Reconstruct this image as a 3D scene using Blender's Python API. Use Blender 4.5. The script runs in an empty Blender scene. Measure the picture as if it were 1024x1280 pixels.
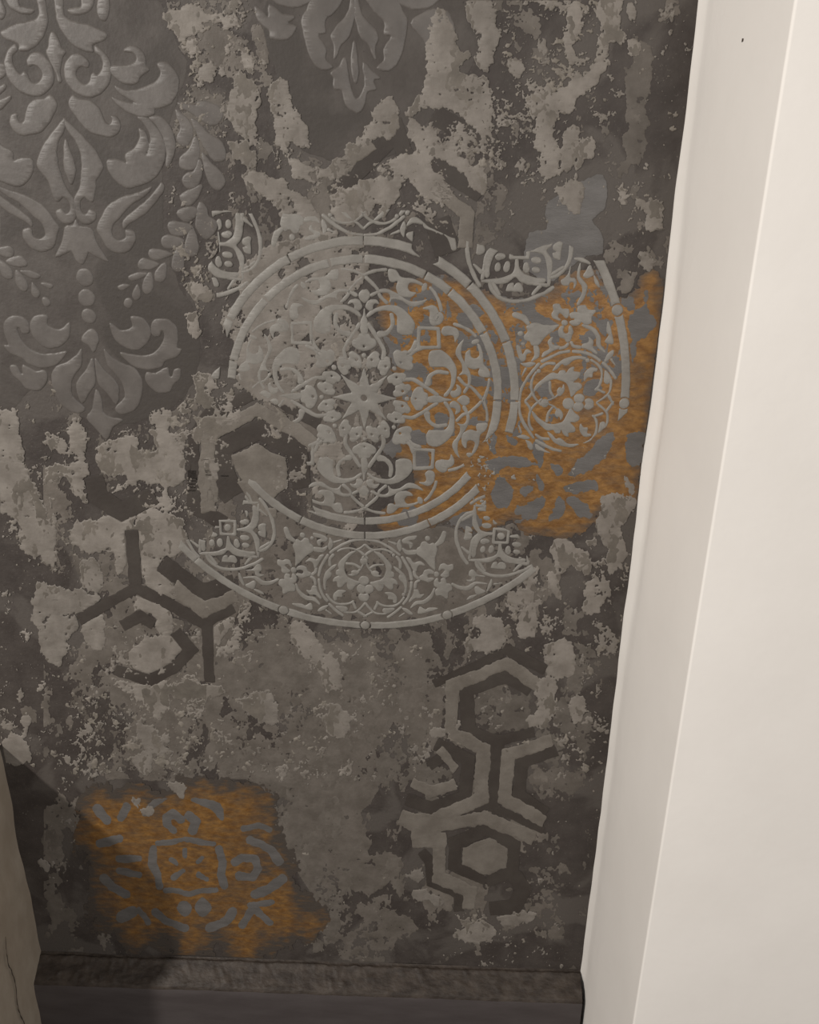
import bpy, math, random
import numpy as np
from mathutils import Matrix, Vector

# ------------------------------------------------------------------ camera
SC = bpy.context.scene
COL = SC.collection
F, TH, ROLL, YAW = 1050.85, 0.378148, -0.0164894, -0.0204891
DIST, HCAM = 1.1, 1.5
def _axes():
    c, s = math.cos, math.sin
    fw = np.array([s(YAW)*c(TH), c(YAW)*c(TH), -s(TH)])
    r0 = np.array([c(YAW), -s(YAW), 0.0]); d0 = np.cross(fw, r0)
    if d0[2] > 0: d0 = -d0
    r = r0*c(ROLL) + d0*s(ROLL); d = d0*c(ROLL) - r0*s(ROLL)
    return r, d, fw
R_, D_, FW_ = _axes()
cam_data = bpy.data.cameras.new('camera'); cam = bpy.data.objects.new('camera', cam_data); COL.objects.link(cam)
cam_data.sensor_fit = 'HORIZONTAL'; cam_data.sensor_width = 36.0; cam_data.lens = 36.0*F/1024.0
cam_data.clip_start = 0.01
m = Matrix.Identity(4)
for i in range(3):
    m[i][0] = R_[i]; m[i][1] = -D_[i]; m[i][2] = -FW_[i]
m[0][3], m[1][3], m[2][3] = 0.0, -DIST, HCAM
cam.matrix_world = m
SC.camera = cam

# ------------------------------------------------------------------ light
SC.view_settings.view_transform = 'Standard'; SC.view_settings.look = 'None'
SC.view_settings.gamma = 1.0; SC.view_settings.use_curve_mapping = False
SC.view_settings.exposure = 0.0
w = bpy.data.worlds.new('room_light'); SC.world = w; w.use_nodes = True
w.node_tree.nodes['Background'].inputs[0].default_value = (1.0, 0.965, 0.925, 1)
w.node_tree.nodes['Background'].inputs[1].default_value = 0.36
def lamp(name, loc, target, size, power, col):
    ld = bpy.data.lights.new(name, 'AREA'); ld.shape = 'DISK'; ld.size = size; ld.energy = power; ld.color = col
    o = bpy.data.objects.new(name, ld); COL.objects.link(o); o.location = loc
    o.rotation_euler = (Vector(target)-Vector(loc)).to_track_quat('-Z', 'Y').to_euler()
    return o
lamp('ceiling_spot', (-2.08, -1.9, 2.33), (-0.1, 0, 0.9), 0.15, 64, (1.0, 0.95, 0.89))
lamp('front_fill', (0.8, -3.0, 1.7), (0.2, 0, .9), 0.8, 21, (1.0, 0.965, 0.93))  # unseen soft fill, added to brighten the front of the white return

# ------------------------------------------------------------------ mapping photo pixel <-> wall
def toW(px, py):
    px = np.asarray(px, float); py = np.asarray(py, float)
    v = [FW_[k]*F + R_[k]*(px-512) + D_[k]*(py-640) for k in range(3)]
    t = DIST/v[1]
    return v[0]*t, HCAM + v[2]*t
def toP(X, Z):
    X = np.asarray(X, float); Z = np.asarray(Z, float)
    dz = Z-HCAM
    q = X*FW_[0] + DIST*FW_[1] + dz*FW_[2]
    return (512 + F*(X*R_[0]+DIST*R_[1]+dz*R_[2])/q, 640 + F*(X*D_[0]+DIST*D_[1]+dz*D_[2])/q)
XL, XR = -0.675, 0.295
LEDGE = 0.189
def wallY(X, Z):
    # gentle unevenness of the plastered wall, metres towards the room (negative y)
    return -0.0012*(np.sin(X*17+1.3)*np.cos(Z*13+.4) + .6*np.sin(X*31+Z*23))

# ------------------------------------------------------------------ noise fields
def vnoise(shape, cell, seed):
    rs = np.random.RandomState(seed)
    h, w_ = shape
    cy, cx = (cell, cell) if np.isscalar(cell) else cell
    gy, gx = int(h/cy)+4, int(w_/cx)+4
    g = rs.rand(gy, gx).astype(np.float32)*2-1
    y = np.arange(h)/cy+1; x = np.arange(w_)/cx+1
    def wts(t):
        i = t.astype(int); f = (t-i).astype(np.float32)
        return i, [((1-f)**3)/6, (3*f**3-6*f**2+4)/6, (-3*f**3+3*f**2+3*f+1)/6, f**3/6]
    iy, wy = wts(y); ix, wx = wts(x)
    a = sum(g[iy+k-1, :]*wy[k][:, None] for k in range(4))
    b = sum(a[:, ix+k-1]*wx[k][None, :] for k in range(4))
    return b*1.8
def fbm(shape, cell, seed, octs=4, gain=.6):
    o = 0; a = 1; s = 0
    for k in range(octs):
        c = (cell[0]/2**k, cell[1]/2**k) if not np.isscalar(cell) else cell/2**k
        o = o + a*vnoise(shape, c, seed+k*7); s += a*a; a *= gain
    return o/math.sqrt(s)
def blur(a, s):
    k = np.exp(-.5*(np.arange(-int(3*s)-1, int(3*s)+2)/s)**2); k /= k.sum(); r = len(k)//2
    p = np.pad(a, ((r, r), (0, 0)), 'edge'); b = sum(k[i]*p[i:i+a.shape[0]] for i in range(len(k)))
    p = np.pad(b, ((0, 0), (r, r)), 'edge'); return sum(k[i]*p[:, i:i+a.shape[1]] for i in range(len(k)))

# ------------------------------------------------------------------ outlines
def smooth(P, n=4, closed=True):
    P = np.asarray(P, float); N = len(P); out = []
    for i in range(N if closed else N-1):
        if closed: a, b, c, d = P[i-1], P[i], P[(i+1) % N], P[(i+2) % N]
        else: a, b, c, d = P[max(i-1, 0)], P[i], P[i+1], P[min(i+2, N-1)]
        for k in range(n):
            t = k/n
            out.append(.5*((2*b)+(c-a)*t+(2*a-5*b+4*c-d)*t*t+(3*b-a-3*c+d)*t**3))
    if not closed: out.append(P[-1])
    return np.array(out)
def sdf_poly(P, X, Y):
    d2 = np.full(X.shape, 1e9); ins = np.zeros(X.shape, bool); Q = np.roll(P, -1, 0)
    for (x0, y0), (x1, y1) in zip(P, Q):
        ex, ey = x1-x0, y1-y0; L = ex*ex+ey*ey+1e-18
        t = np.clip(((X-x0)*ex+(Y-y0)*ey)/L, 0, 1)
        d2 = np.minimum(d2, (X-x0-t*ex)**2+(Y-y0-t*ey)**2)
        if y0 != y1: ins ^= ((y0 > Y) != (y1 > Y)) & (X < (x1-x0)*(Y-y0)/(y1-y0)+x0)
    d = np.sqrt(d2); return np.where(ins, d, -d)
def sdf_stroke(P, W, X, Y, closed=False):
    f = np.full(X.shape, -1e9); n = len(P)
    for i in range(n if closed else n-1):
        j = (i+1) % n
        (x0, y0), (x1, y1) = P[i], P[j]; ex, ey = x1-x0, y1-y0; L = ex*ex+ey*ey+1e-18
        t = np.clip(((X-x0)*ex+(Y-y0)*ey)/L, 0, 1)
        f = np.maximum(f, (W[i]+(W[j]-W[i])*t)/2-np.hypot(X-x0-t*ex, Y-y0-t*ey))
    return f

# ------------------------------------------------------------------ field -> mesh (marching squares, relief height from a second field)
POLYS = {1: [[0, 'L', 'T'][0:3]], }
def build_mesh(name, Fd, Hd, tow, mat, y0=0.0, cells=None, maxrun=10, attr=None, smooth_shade=True):
    """Fd > 0 inside. Hd height in metres towards the room at grid points. tow maps grid (x, y) to wall (X, Z)."""
    h, w_ = Fd.shape
    Fd = np.where(np.abs(Fd) < 1e-6, 1e-6, Fd)
    ins = Fd > 0
    a, b, c, d = ins[:-1, :-1], ins[:-1, 1:], ins[1:, 1:], ins[1:, :-1]
    code = a*1 + b*2 + c*4 + d*8
    if cells is not None: code = np.where(cells, code, 0)
    nG = h*w_
    # vertex ids: grid 0..nG-1 ; horizontal edge nG + idx ; vertical edge 2nG + idx
    def G(y, x): return y*w_+x
    def He(y, x): return nG + y*w_+x
    def Ve(y, x): return 2*nG + y*w_+x
    faces = []
    full = code == 15
    Hmax = Hd.max() if Hd.size else 0
    sat = full & (np.minimum.reduce([Hd[:-1, :-1], Hd[:-1, 1:], Hd[1:, 1:], Hd[1:, :-1]]) >= Hmax-1e-7)
    yy, xx = np.nonzero(full & ~sat)
    if len(yy): faces.append(np.stack([G(yy, xx), G(yy+1, xx), G(yy+1, xx+1), G(yy, xx+1)], 1))
    # runs of level cells
    s = np.zeros((sat.shape[0], sat.shape[1]+2), bool); s[:, 1:-1] = sat
    ry, rs_ = np.nonzero(s[:, 1:] & ~s[:, :-1]); _, re_ = np.nonzero(~s[:, 1:] & s[:, :-1])
    if len(ry):
        L = re_-rs_; k = np.ceil(L/maxrun).astype(int)
        ry2 = np.repeat(ry, k); st = np.repeat(rs_, k); en = np.repeat(re_, k)
        off = np.concatenate([np.arange(n) for n in k])*maxrun
        x0 = st+off; x1 = np.minimum(x0+maxrun, en)
        faces.append(np.stack([G(ry2, x0), G(ry2+1, x0), G(ry2+1, x1), G(ry2, x1)], 1))
    A = lambda y, x: G(y, x); B = lambda y, x: G(y, x+1); Cc = lambda y, x: G(y+1, x+1); Dd = lambda y, x: G(y+1, x)
    T = lambda y, x: He(y, x); Bo = lambda y, x: He(y+1, x); Le = lambda y, x: Ve(y, x); Ri = lambda y, x: Ve(y, x+1)
    tbl = {1: [(A, Le, T)], 2: [(B, T, Ri)], 4: [(Cc, Ri, Bo)], 8: [(Dd, Bo, Le)],
           3: [(A, Le, Ri, B)], 6: [(B, T, Bo, Cc)], 12: [(Dd, Cc, Ri, Le)], 9: [(A, Dd, Bo, T)],
           5: [(A, Le, T), (Cc, Ri, Bo)], 10: [(B, T, Ri), (Dd, Bo, Le)],
           7: [(A, Le, Bo, Cc, B)], 14: [(B, T, Le, Dd, Cc)], 13: [(Dd, Cc, Ri, T, A)], 11: [(A, Dd, Bo, Ri, B)]}
    polys = []
    for cd, lst in tbl.items():
        yy, xx = np.nonzero(code == cd)
        if not len(yy): continue
        for tup in lst:
            polys.append(np.stack([f(yy, xx) for f in tup], 1))
    allf = faces+polys
    if not allf: return None
    used, inv = np.unique(np.concatenate([f.ravel() for f in allf]), return_inverse=True)
    kind = used//nG; idx = used % nG; uy, ux = idx//w_, idx % w_
    px = ux.astype(float); py = uy.astype(float); hh = Hd[uy, ux].astype(float)
    Ff = Fd
    k1 = kind == 1; f0 = Ff[uy[k1], ux[k1]]; f1 = Ff[uy[k1], np.minimum(ux[k1]+1, w_-1)]; px[k1] += np.clip(f0/(f0-f1+1e-12), .02, .98); hh[k1] = 0
    k2 = kind == 2; f0 = Ff[uy[k2], ux[k2]]; f1 = Ff[np.minimum(uy[k2]+1, h-1), ux[k2]]; py[k2] += np.clip(f0/(f0-f1+1e-12), .02, .98); hh[k2] = 0
    X, Z = tow(px, py)
    co = np.stack([X, wallY(X, Z)-y0-hh, Z], 1)
    me = bpy.data.meshes.new(name)
    sizes = np.concatenate([np.full(len(f), f.shape[1]) for f in allf])
    nl = len(inv)
    me.vertices.add(len(co)); me.vertices.foreach_set('co', co.ravel().astype(np.float32))
    me.loops.add(nl); me.loops.foreach_set('vertex_index', inv.astype(np.int32))
    me.polygons.add(len(sizes)); st = np.concatenate([[0], np.cumsum(sizes)[:-1]]).astype(np.int32)
    me.polygons.foreach_set('loop_start', st)
    me.polygons.foreach_set('use_smooth', np.full(len(sizes), smooth_shade))
    me.update(calc_edges=True)
    if attr is not None:
        at = me.attributes.new('cover', 'FLOAT', 'POINT'); at.data.foreach_set('value', attr[uy, ux].astype(np.float32))
    me.materials.append(mat)
    # all faces must look into the room (-y)
    n = np.zeros(3)
    me2 = me.polygons[0].normal
    if me2.y > 0: me.flip_normals()
    return me
def link(name, me, parent=None, **kw):
    o = bpy.data.objects.new(name, me); COL.objects.link(o)
    if parent is not None: o.parent = parent
    for k, v in kw.items(): o[k] = v
    return o
def thing(name, label, cat, X, Z, group=None):
    o = bpy.data.objects.new(name, None); COL.objects.link(o); o.location = (X, 0, Z); o.empty_display_size = .02
    o['label'] = label; o['category'] = cat
    if group: o['group'] = group
    bpy.context.view_layer.update()
    return o
def parented(name, me, par):
    o = bpy.data.objects.new(name, me); COL.objects.link(o); o.parent = par
    o.matrix_parent_inverse = Matrix.Translation(-par.location)
    return o

# ------------------------------------------------------------------ materials
def mat_new(name):
    mt = bpy.data.materials.new(name); mt.use_nodes = True; nt = mt.node_tree
    return mt, nt, nt.nodes['Principled BSDF']
def N(nt, t, **kw):
    n = nt.nodes.new(t)
    for k, v in kw.items(): setattr(n, k, v)
    return n
def plaster(name, c0, c1, c2=None, scale=14, rough=.6, bump=.25, fine=180, stretch=(1, 1, 1), spec=.35, metal=0.0, rand=.0, speck=None, cover=None, detail=6):
    mt, nt, bs = mat_new(name)
    geo = N(nt, 'ShaderNodeNewGeometry'); mp = N(nt, 'ShaderNodeMapping'); mp.inputs['Scale'].default_value = stretch
    nt.links.new(geo.outputs['Position'], mp.inputs['Vector'])
    n1 = N(nt, 'ShaderNodeTexNoise'); n1.inputs['Scale'].default_value = scale; n1.inputs['Detail'].default_value = detail; n1.inputs['Roughness'].default_value = .62
    nt.links.new(mp.outputs[0], n1.inputs['Vector'])
    rp = N(nt, 'ShaderNodeValToRGB'); nt.links.new(n1.outputs['Fac'], rp.inputs[0])
    rp.color_ramp.elements[0].position = .38; rp.color_ramp.elements[0].color = (*c0, 1)
    rp.color_ramp.elements[1].position = .64; rp.color_ramp.elements[1].color = (*c1, 1)
    col = rp.outputs[0]
    if c2:
        n3 = N(nt, 'ShaderNodeTexNoise'); n3.inputs['Scale'].default_value = scale*.33; n3.inputs['Detail'].default_value = 8; n3.inputs['Distortion'].default_value = .6
        nt.links.new(mp.outputs[0], n3.inputs['Vector'])
        r3 = N(nt, 'ShaderNodeValToRGB'); r3.color_ramp.elements[0].position = .5; r3.color_ramp.elements[1].position = .56
        nt.links.new(n3.outputs['Fac'], r3.inputs[0])
        mx = N(nt, 'ShaderNodeMix', data_type='RGBA'); nt.links.new(r3.outputs[0], mx.inputs[0])
        nt.links.new(col, mx.inputs[6]); mx.inputs[7].default_value = (*c2, 1); col = mx.outputs[2]
    if speck:
        thr, sc, sp_col = speck
        n4 = N(nt, 'ShaderNodeTexNoise'); n4.inputs['Scale'].default_value = sc; n4.inputs['Detail'].default_value = 5; n4.inputs['Roughness'].default_value = .7
        nt.links.new(geo.outputs['Position'], n4.inputs['Vector'])
        r4 = N(nt, 'ShaderNodeValToRGB'); r4.color_ramp.elements[0].position = thr; r4.color_ramp.elements[1].position = thr+.05
        nt.links.new(n4.outputs['Fac'], r4.inputs[0])
        mx = N(nt, 'ShaderNodeMix', data_type='RGBA'); nt.links.new(r4.outputs[0], mx.inputs[0])
        nt.links.new(col, mx.inputs[6]); mx.inputs[7].default_value = (*sp_col, 1); col = mx.outputs[2]
    if rand:
        oi = N(nt, 'ShaderNodeObjectInfo'); mr = N(nt, 'ShaderNodeMapRange'); mr.inputs[3].default_value = 1-rand; mr.inputs[4].default_value = 1+rand
        nt.links.new(oi.outputs['Random'], mr.inputs[0])
        vm = N(nt, 'ShaderNodeVectorMath', operation='SCALE'); nt.links.new(col, vm.inputs[0]); nt.links.new(mr.outputs[0], vm.inputs['Scale']); col = vm.outputs[0]
    if cover:
        at = N(nt, 'ShaderNodeAttribute', attribute_name='cover')
        nn = N(nt, 'ShaderNodeTexNoise'); nn.inputs['Scale'].default_value = 45; nn.inputs['Detail'].default_value = 8
        mp2 = N(nt, 'ShaderNodeMapping'); mp2.inputs['Scale'].default_value = (1, 1, 3); nt.links.new(geo.outputs['Position'], mp2.inputs[0]); nt.links.new(mp2.outputs[0], nn.inputs['Vector'])
        ad = N(nt, 'ShaderNodeMath', operation='ADD'); nt.links.new(at.outputs['Fac'], ad.inputs[0]); nt.links.new(nn.outputs['Fac'], ad.inputs[1])
        mr = N(nt, 'ShaderNodeMapRange'); mr.inputs[1].default_value = .80; mr.inputs[2].default_value = 1.42; nt.links.new(ad.outputs[0], mr.inputs[0])
        mx = N(nt, 'ShaderNodeMix', data_type='RGBA'); nt.links.new(mr.outputs[0], mx.inputs[0]); mx.inputs[6].default_value = (*cover, 1); nt.links.new(col, mx.inputs[7]); col = mx.outputs[2]
        mm = N(nt, 'ShaderNodeMath', operation='MULTIPLY'); nt.links.new(mr.outputs[0], mm.inputs[0]); mm.inputs[1].default_value = metal; nt.links.new(mm.outputs[0], bs.inputs['Metallic'])
    else: bs.inputs['Metallic'].default_value = metal
    nt.links.new(col, bs.inputs['Base Color'])
    bs.inputs['Roughness'].default_value = rough; bs.inputs['Specular IOR Level'].default_value = spec
    n2 = N(nt, 'ShaderNodeTexNoise'); n2.inputs['Scale'].default_value = fine; n2.inputs['Detail'].default_value = 4
    nt.links.new(mp.outputs[0], n2.inputs['Vector'])
    bp = N(nt, 'ShaderNodeBump'); bp.inputs['Strength'].default_value = bump; bp.inputs['Distance'].default_value = .002
    nt.links.new(n2.outputs['Fac'], bp.inputs['Height']); nt.links.new(bp.outputs[0], bs.inputs['Normal'])
    return mt
M_DARK = plaster('dark_plaster', (.041, .033, .029), (.060, .050, .044), (.078, .067, .059), scale=26, rough=.62, bump=.35, speck=(.62, 260, (.10, .088, .075)))
M_MID = plaster('mid_plaster', (.088, .075, .063), (.125, .108, .093), scale=30, rough=.6, bump=.3, rand=.12)
M_GROUND = plaster('stencil_ground', (.054, .045, .039), (.080, .069, .061), c2=(.052, .044, .038), scale=22, rough=.6, bump=.25, speck=(.66, 90, (.034, .028, .024)))
M_LIGHT = plaster('light_plaster', (.148, .130, .112), (.215, .192, .169), scale=26, rough=.6, bump=.4, rand=.10, fine=120)
M_CLOUD = plaster('cloudy_plaster', (.098, .084, .071), (.140, .122, .105), scale=34, rough=.6, bump=.3, rand=.15)
M_SKIM = plaster('skim_plaster', (.105, .091, .076), (.150, .131, .110), scale=30, rough=.6, bump=.3, rand=.1)
M_FLECK = plaster('fleck_plaster', (.135, .118, .098), (.215, .190, .162), scale=60, rough=.6, bump=.3)
M_BLUE = plaster('slate_grey_paint', (.092, .085, .080), (.122, .114, .109), scale=22, rough=.5, bump=.2, stretch=(1, 1, 3))
M_HEXD = plaster('dark_band_paint', (.040, .032, .027), (.054, .045, .038), scale=18, rough=.6, bump=.2)
M_HEXL = plaster('light_band_paint', (.120, .104, .088), (.165, .146, .125), scale=26, rough=.6, bump=.3)
M_DAM = plaster('damask_relief', (.090, .079, .071), (.118, .105, .095), scale=30, rough=.46, bump=.12, spec=.4)
M_MED = plaster('medallion_relief', (.178, .165, .147), (.222, .208, .187), scale=40, rough=.5, bump=.18, spec=.45)
M_GOLD = plaster('gold_paint', (.150, .068, .016), (.265, .135, .036), scale=70, rough=.5, bump=.4, stretch=(.9, 1, 1.3), spec=.5, metal=.2, cover=(.056, .045, .037), detail=9)
M_CRUMB = plaster('pale_crumb', (.30, .27, .22), (.42, .38, .32), scale=60, rough=.5, bump=.2)
M_WHITE = plaster('white_wall_paint', (.82, .78, .735), (.85, .81, .765), scale=6, rough=.75, bump=.12, fine=90, spec=.2)
M_STUB = plaster('beige_wall_paint', (.36, .30, .235), (.43, .37, .30), scale=20, rough=.8, bump=.2, fine=60, stretch=(1, 1, .5))
M_LEDGE = plaster('ledge_paint', (.030, .022, .017), (.062, .048, .038), scale=60, rough=.55, bump=1.0, fine=130, stretch=(.6, 1, 1), spec=.3)
M_BASE = plaster('baseboard_paint', (.056, .046, .045), (.070, .059, .058), scale=20, rough=.5, bump=.12, stretch=(.5, 1, 2), spec=.5)
M_FLOOR = plaster('floor_paint', (.10, .09, .08), (.14, .125, .11), scale=10, rough=.6)
M_CRACK = plaster('crack_dark', (.06, .045, .035), (.09, .07, .055), scale=30, rough=.8)

# ------------------------------------------------------------------ structure
def grid_mesh(name, us, vs, fn, mat, smooth_shade=True):
    U, V = np.meshgrid(us, vs); co = fn(U, V); nv, nu = U.shape
    co = np.stack([c.ravel() for c in co], 1)
    i = np.arange(nv*nu).reshape(nv, nu)
    f = np.stack([i[:-1, :-1].ravel(), i[:-1, 1:].ravel(), i[1:, 1:].ravel(), i[1:, :-1].ravel()], 1)
    me = bpy.data.meshes.new(name); me.from_pydata(co.tolist(), [], f.tolist()); me.update()
    me.polygons.foreach_set('use_smooth', np.full(len(f), smooth_shade)); me.materials.append(mat)
    return me
ZT = 2.4
wall = link('wall_back', grid_mesh('wall_back', np.linspace(XL-.06, XR+.06, 130), np.linspace(0.0, ZT, 300), lambda X, Z: (X, wallY(X, Z), Z), M_DARK), kind='structure')
# right return: bead of filler along the seam, side face, rounded arris, front face
rng = np.random.RandomState(4)
def profile_right():
    P = [(0.0, .03), (-.001, .004), (.001, -.004), (.007, -.012), (.010, -.022), (.0095, -.034), (.0065, -.044), (.006, -.056)]
    P += [(.006+.0011*k, -.07-.019*k) for k in range(8)]
    cx, cy, r = .019, -.245, .003
    P += [(cx-r*math.cos(a), cy-r*math.sin(a)) for a in np.linspace(0, math.pi/2, 10)]
    P += [(.10+.09*k, -.249) for k in range(8)]
    return np.array(P)
PR = profile_right()
zs = np.linspace(0, ZT, 420)
n1 = vnoise((420, 4), (22, 4), 3)[:, 0]; n2_ = vnoise((420, 4), (5, 4), 8)[:, 0]; n3_ = vnoise((420, 4), (60, 4), 18)[:, 0]
def right_fn(U, V):
    k = U.astype(int); j = np.clip((V/ZT*419).round().astype(int), 0, 419)
    zf = V
    lip = np.clip(1-k/9.0, 0, 1)
    beadamt = np.clip(1.2-np.abs(zf-1.17)/.33, .12, 1)
    x = PR[k, 0]; bead = (k >= 3) & (k <= 6); x = np.where(bead, .005+(x-.005)*beadamt, x)
    x = XR+x+lip*(.0020*n1[j]+.0009*n2_[j]) + .002*n3_[j]
    return x, PR[k, 1]+.0*zf, zf
link('wall_right', grid_mesh('wall_right', np.arange(len(PR)), zs, right_fn, M_WHITE), kind='structure')
# tiny marks in the white paint of the return
RW = bpy.data.objects['wall_right']
for (mx_, my_, hw_, hh_) in ((942, 238, .0011, .0034), (928, 50, .0016, .0016)):
    for d_ in np.linspace(.08, .22, 300):
        X_, Z_ = toW(mx_, my_); k_ = (DIST-d_)/DIST; x_ = float(X_)*k_; z_ = HCAM+(float(Z_)-HCAM)*k_
        if x_ <= XR+.006+.058*(d_-.07)-.0012: break
    vs = [(x_, -d_-hw_, z_-hh_*.8), (x_, -d_+hw_, z_-hh_), (x_, -d_+hw_*.8, z_+hh_), (x_, -d_-hw_, z_+hh_*.7)]
    vs += [(x_+.006, y, z) for _, y, z in vs]
    mk = bpy.data.meshes.new('paint_nick'); mk.from_pydata(vs, [], [(0, 1, 2, 3), (0, 4, 5, 1), (1, 5, 6, 2), (2, 6, 7, 3), (3, 7, 4, 0)])
    mk.materials.append(M_CRACK); link('paint_nick', mk, RW)
# low stub wall on the left
def stub():
    P = [(XL, .05), (XL, 0), (XL+.001, -.05), (XL, -.10), (XL, -.20), (XL-.0, -.285), (XL-.005, -.296), (XL-.016, -.30), (XL-.10, -.30), (XL-.22, -.30)]
    P = np.array(P); H = .645
    ns = vnoise((160, 12), (8, 2), 21)
    def fn(U, V):
        k = U.astype(int); j = (V/H*159).round().astype(int)
        e = np.clip(1-k/6., 0, 1)
        return P[k, 0]+.0022*ns[j, k], P[k, 1], V
    me = grid_mesh('wall_left', np.arange(len(P)), np.linspace(0, H, 160), fn, M_STUB)
    o = link('wall_left', me, kind='structure')
    top = bpy.data.meshes.new('top'); top.from_pydata([(XL+.002, .05, H), (XL+.002, -.30, H), (XL-.22, -.30, H), (XL-.22, .05, H)], [], [(0, 1, 2, 3)]); top.materials.append(M_STUB)
    link('wall_cap', top, o)
    # crack in the paint
    rs = np.random.RandomState(5); zz = np.arange(.10, .34, .006); v = []; f = []
    for i, z in enumerate(zz):
        wd = .0012+.0016*abs(math.sin(i*.9))*(1 if .13 < z < .3 else .3); yc = -.098+.0035*math.sin(i*.35)+rs.uniform(-.001, .001)
        v += [(XL+.0034, yc-wd/2, z), (XL+.0034, yc+wd/2, z)]
    for i in range(len(zz)-1): f.append((2*i, 2*i+1, 2*i+3, 2*i+2))
    cm = bpy.data.meshes.new('crack'); cm.from_pydata(v, [], f); cm.materials.append(M_CRACK)
    link('crack', cm, o)
stub()
# baseboard: rough sloping cap, then smooth face
xs = np.linspace(XL, XR, 420)
BP = [(.0, LEDGE+.004), (-.003, LEDGE+.001), (-.006, LEDGE+.0015), (-.012, LEDGE-.004), (-.02, LEDGE-.009), (-.028, LEDGE-.014), (-.036, LEDGE-.019), (-.0405, LEDGE-.022), (-.043, LEDGE-.027), (-.0435, LEDGE-.045), (-.0435, .10), (-.0435, .0)]
BP = np.array(BP)
capl = BP[1:9]; tt = np.linspace(0, 7, 21)
BP = np.concatenate([BP[:1], np.stack([np.interp(tt, np.arange(8), capl[:, 0]), np.interp(tt, np.arange(8), capl[:, 1])], 1), BP[9:]])
NB = len(BP)
nb = fbm((NB, 420), (7, 9), 31, 3).T; nb2 = vnoise((NB, 420), (2.0, 2.4), 35).T
def base_fn(U, V):
    j = np.clip(((U-XL)/(XR-XL)*419).round().astype(int), 0, 419); k = V.astype(int)
    amp = np.where((k > 2) & (k < 18), 1.0, np.where((k >= 18) & (k < 22), .5, np.where((k == 1) | (k == 2), .5, 0)))
    return U, BP[k, 0]+.0006*amp*nb[j, k], BP[k, 1]+amp*(.0013*nb[j, k]+.0022*np.maximum(nb2[j, k]-.25, 0)*(k < 18))
base = link('baseboard_back', grid_mesh('baseboard_back', xs, np.arange(len(BP)), base_fn, M_LEDGE), kind='structure')
base.data.materials.append(M_BASE)
mi = np.zeros(len(base.data.polygons), np.int32); mi[419*21:] = 1; base.data.polygons.foreach_set('material_index', mi)
fl = bpy.data.meshes.new('floor'); fl.from_pydata([(-2.6, -3, 0), (2.6, -3, 0), (2.6, .05, 0), (-2.6, .05, 0)], [], [(0, 1, 2, 3)]); fl.materials.append(M_FLOOR)
link('floor', fl, kind='structure')

#DATA#
# ------------------------------------------------------------------ keep-out areas for the worn medallion (photo frame)
def pxfield(polys, X, Y, inv=False):
    f = np.full(X.shape, -1e9)
    for P in polys: f = np.maximum(f, sdf_poly(P, X, Y))
    return f
NOISE_K = fbm((1280, 1024), 16, 77, 3)
def samp(img, X, Y):
    xi = np.clip(X, 0, 1022.9); yi = np.clip(Y, 0, 1278.9); x0 = xi.astype(int); y0 = yi.astype(int); fx = xi-x0; fy = yi-y0
    return (img[y0, x0]*(1-fx)+img[y0, x0+1]*fx)*(1-fy)+(img[y0+1, x0]*(1-fx)+img[y0+1, x0+1]*fx)*fy
HIDE = [[(606, 590), (710, 600), (710, 700), (662, 700), (648, 668), (622, 655), (606, 640)], [(205, 590), (262, 590), (300, 628), (308, 648), (272, 650), (262, 676), (225, 672), (205, 650)], [(100, 100), (900, 100), (900, 300), (800, 322), (744, 326), (700, 300), (640, 318), (575, 298), (545, 288), (512, 262), (420, 262), (380, 268), (330, 266), (262, 262), (274, 285), (274, 315), (262, 330), (262, 340), (277, 400), (290, 440), (268, 470), (300, 476), (345, 505), (385, 545), (385, 615), (395, 640), (372, 636), (330, 607), (312, 600), (300, 640), (262, 634), (224, 650), (228, 662), (222, 690), (100, 690)],
        [(583, 579), (603, 558), (622, 535), (650, 548), (662, 562), (700, 566), (740, 550), (790, 512), (860, 560), (860, 760), (700, 760), (655, 690), (665, 672), (640, 625), (618, 602), (600, 615)],
        [(518, 283), (545, 290), (548, 327), (530, 332), (516, 310)]]
def keep_px(X, Z):
    px, py = toP(X, Z)
    return -(pxfield(HIDE, px, py) + 2.5*samp(NOISE_K, px, py))

MED = thing('relief_medallion', 'large round pale grey relief medallion of scrolls, flowers and rings, partly worn away', 'medallion', -.0855, 1.226)
MC = np.array([-.0855, 1.226])
ST = .00105
def relief(name, fn, bbox, par, mat, H=.0009, ramp=.0009, keep=None, step=ST, minarea=25, y0=.0006, wob=True):
    x0, z0, x1, z1 = bbox; pad = 3*step
    nx = int((x1-x0+2*pad)/step)+2; nz = int((z1-z0+2*pad)/step)+2
    if nx < 3 or nz < 3: return None
    ox, oz = x0-pad, z1+pad
    X, Z = np.meshgrid(ox+np.arange(nx)*step, oz-np.arange(nz)*step)
    Fd = fn(X, Z)
    if wob:
        px, py = toP(X, Z); Fd = Fd + .00045*samp(NOISE_F, px, py)
    if keep is not None:
        Fd = np.minimum(Fd, keep(X, Z)*.0011)
    Fd[0, :] = Fd[-1, :] = -1; Fd[:, 0] = Fd[:, -1] = -1
    if (Fd > 0).sum() < minarea: return None
    Hd = (H*np.clip(Fd/ramp, 0, 1)**.8).astype(float)
    Hd = np.where(Fd >= ramp, H, Hd)
    me = build_mesh(name, Fd/step, Hd, lambda gx, gy: (ox+gx*step, oz-gy*step), mat, y0=y0, maxrun=8)
    if me is None: return None
    return parented(name, me, par)
NOISE_F = fbm((1280, 1024), 5, 99, 2)
def bb(P, r=0): P = np.asarray(P); return (P[:, 0].min()-r, P[:, 1].min()-r, P[:, 0].max()+r, P[:, 1].max()+r)

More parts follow.
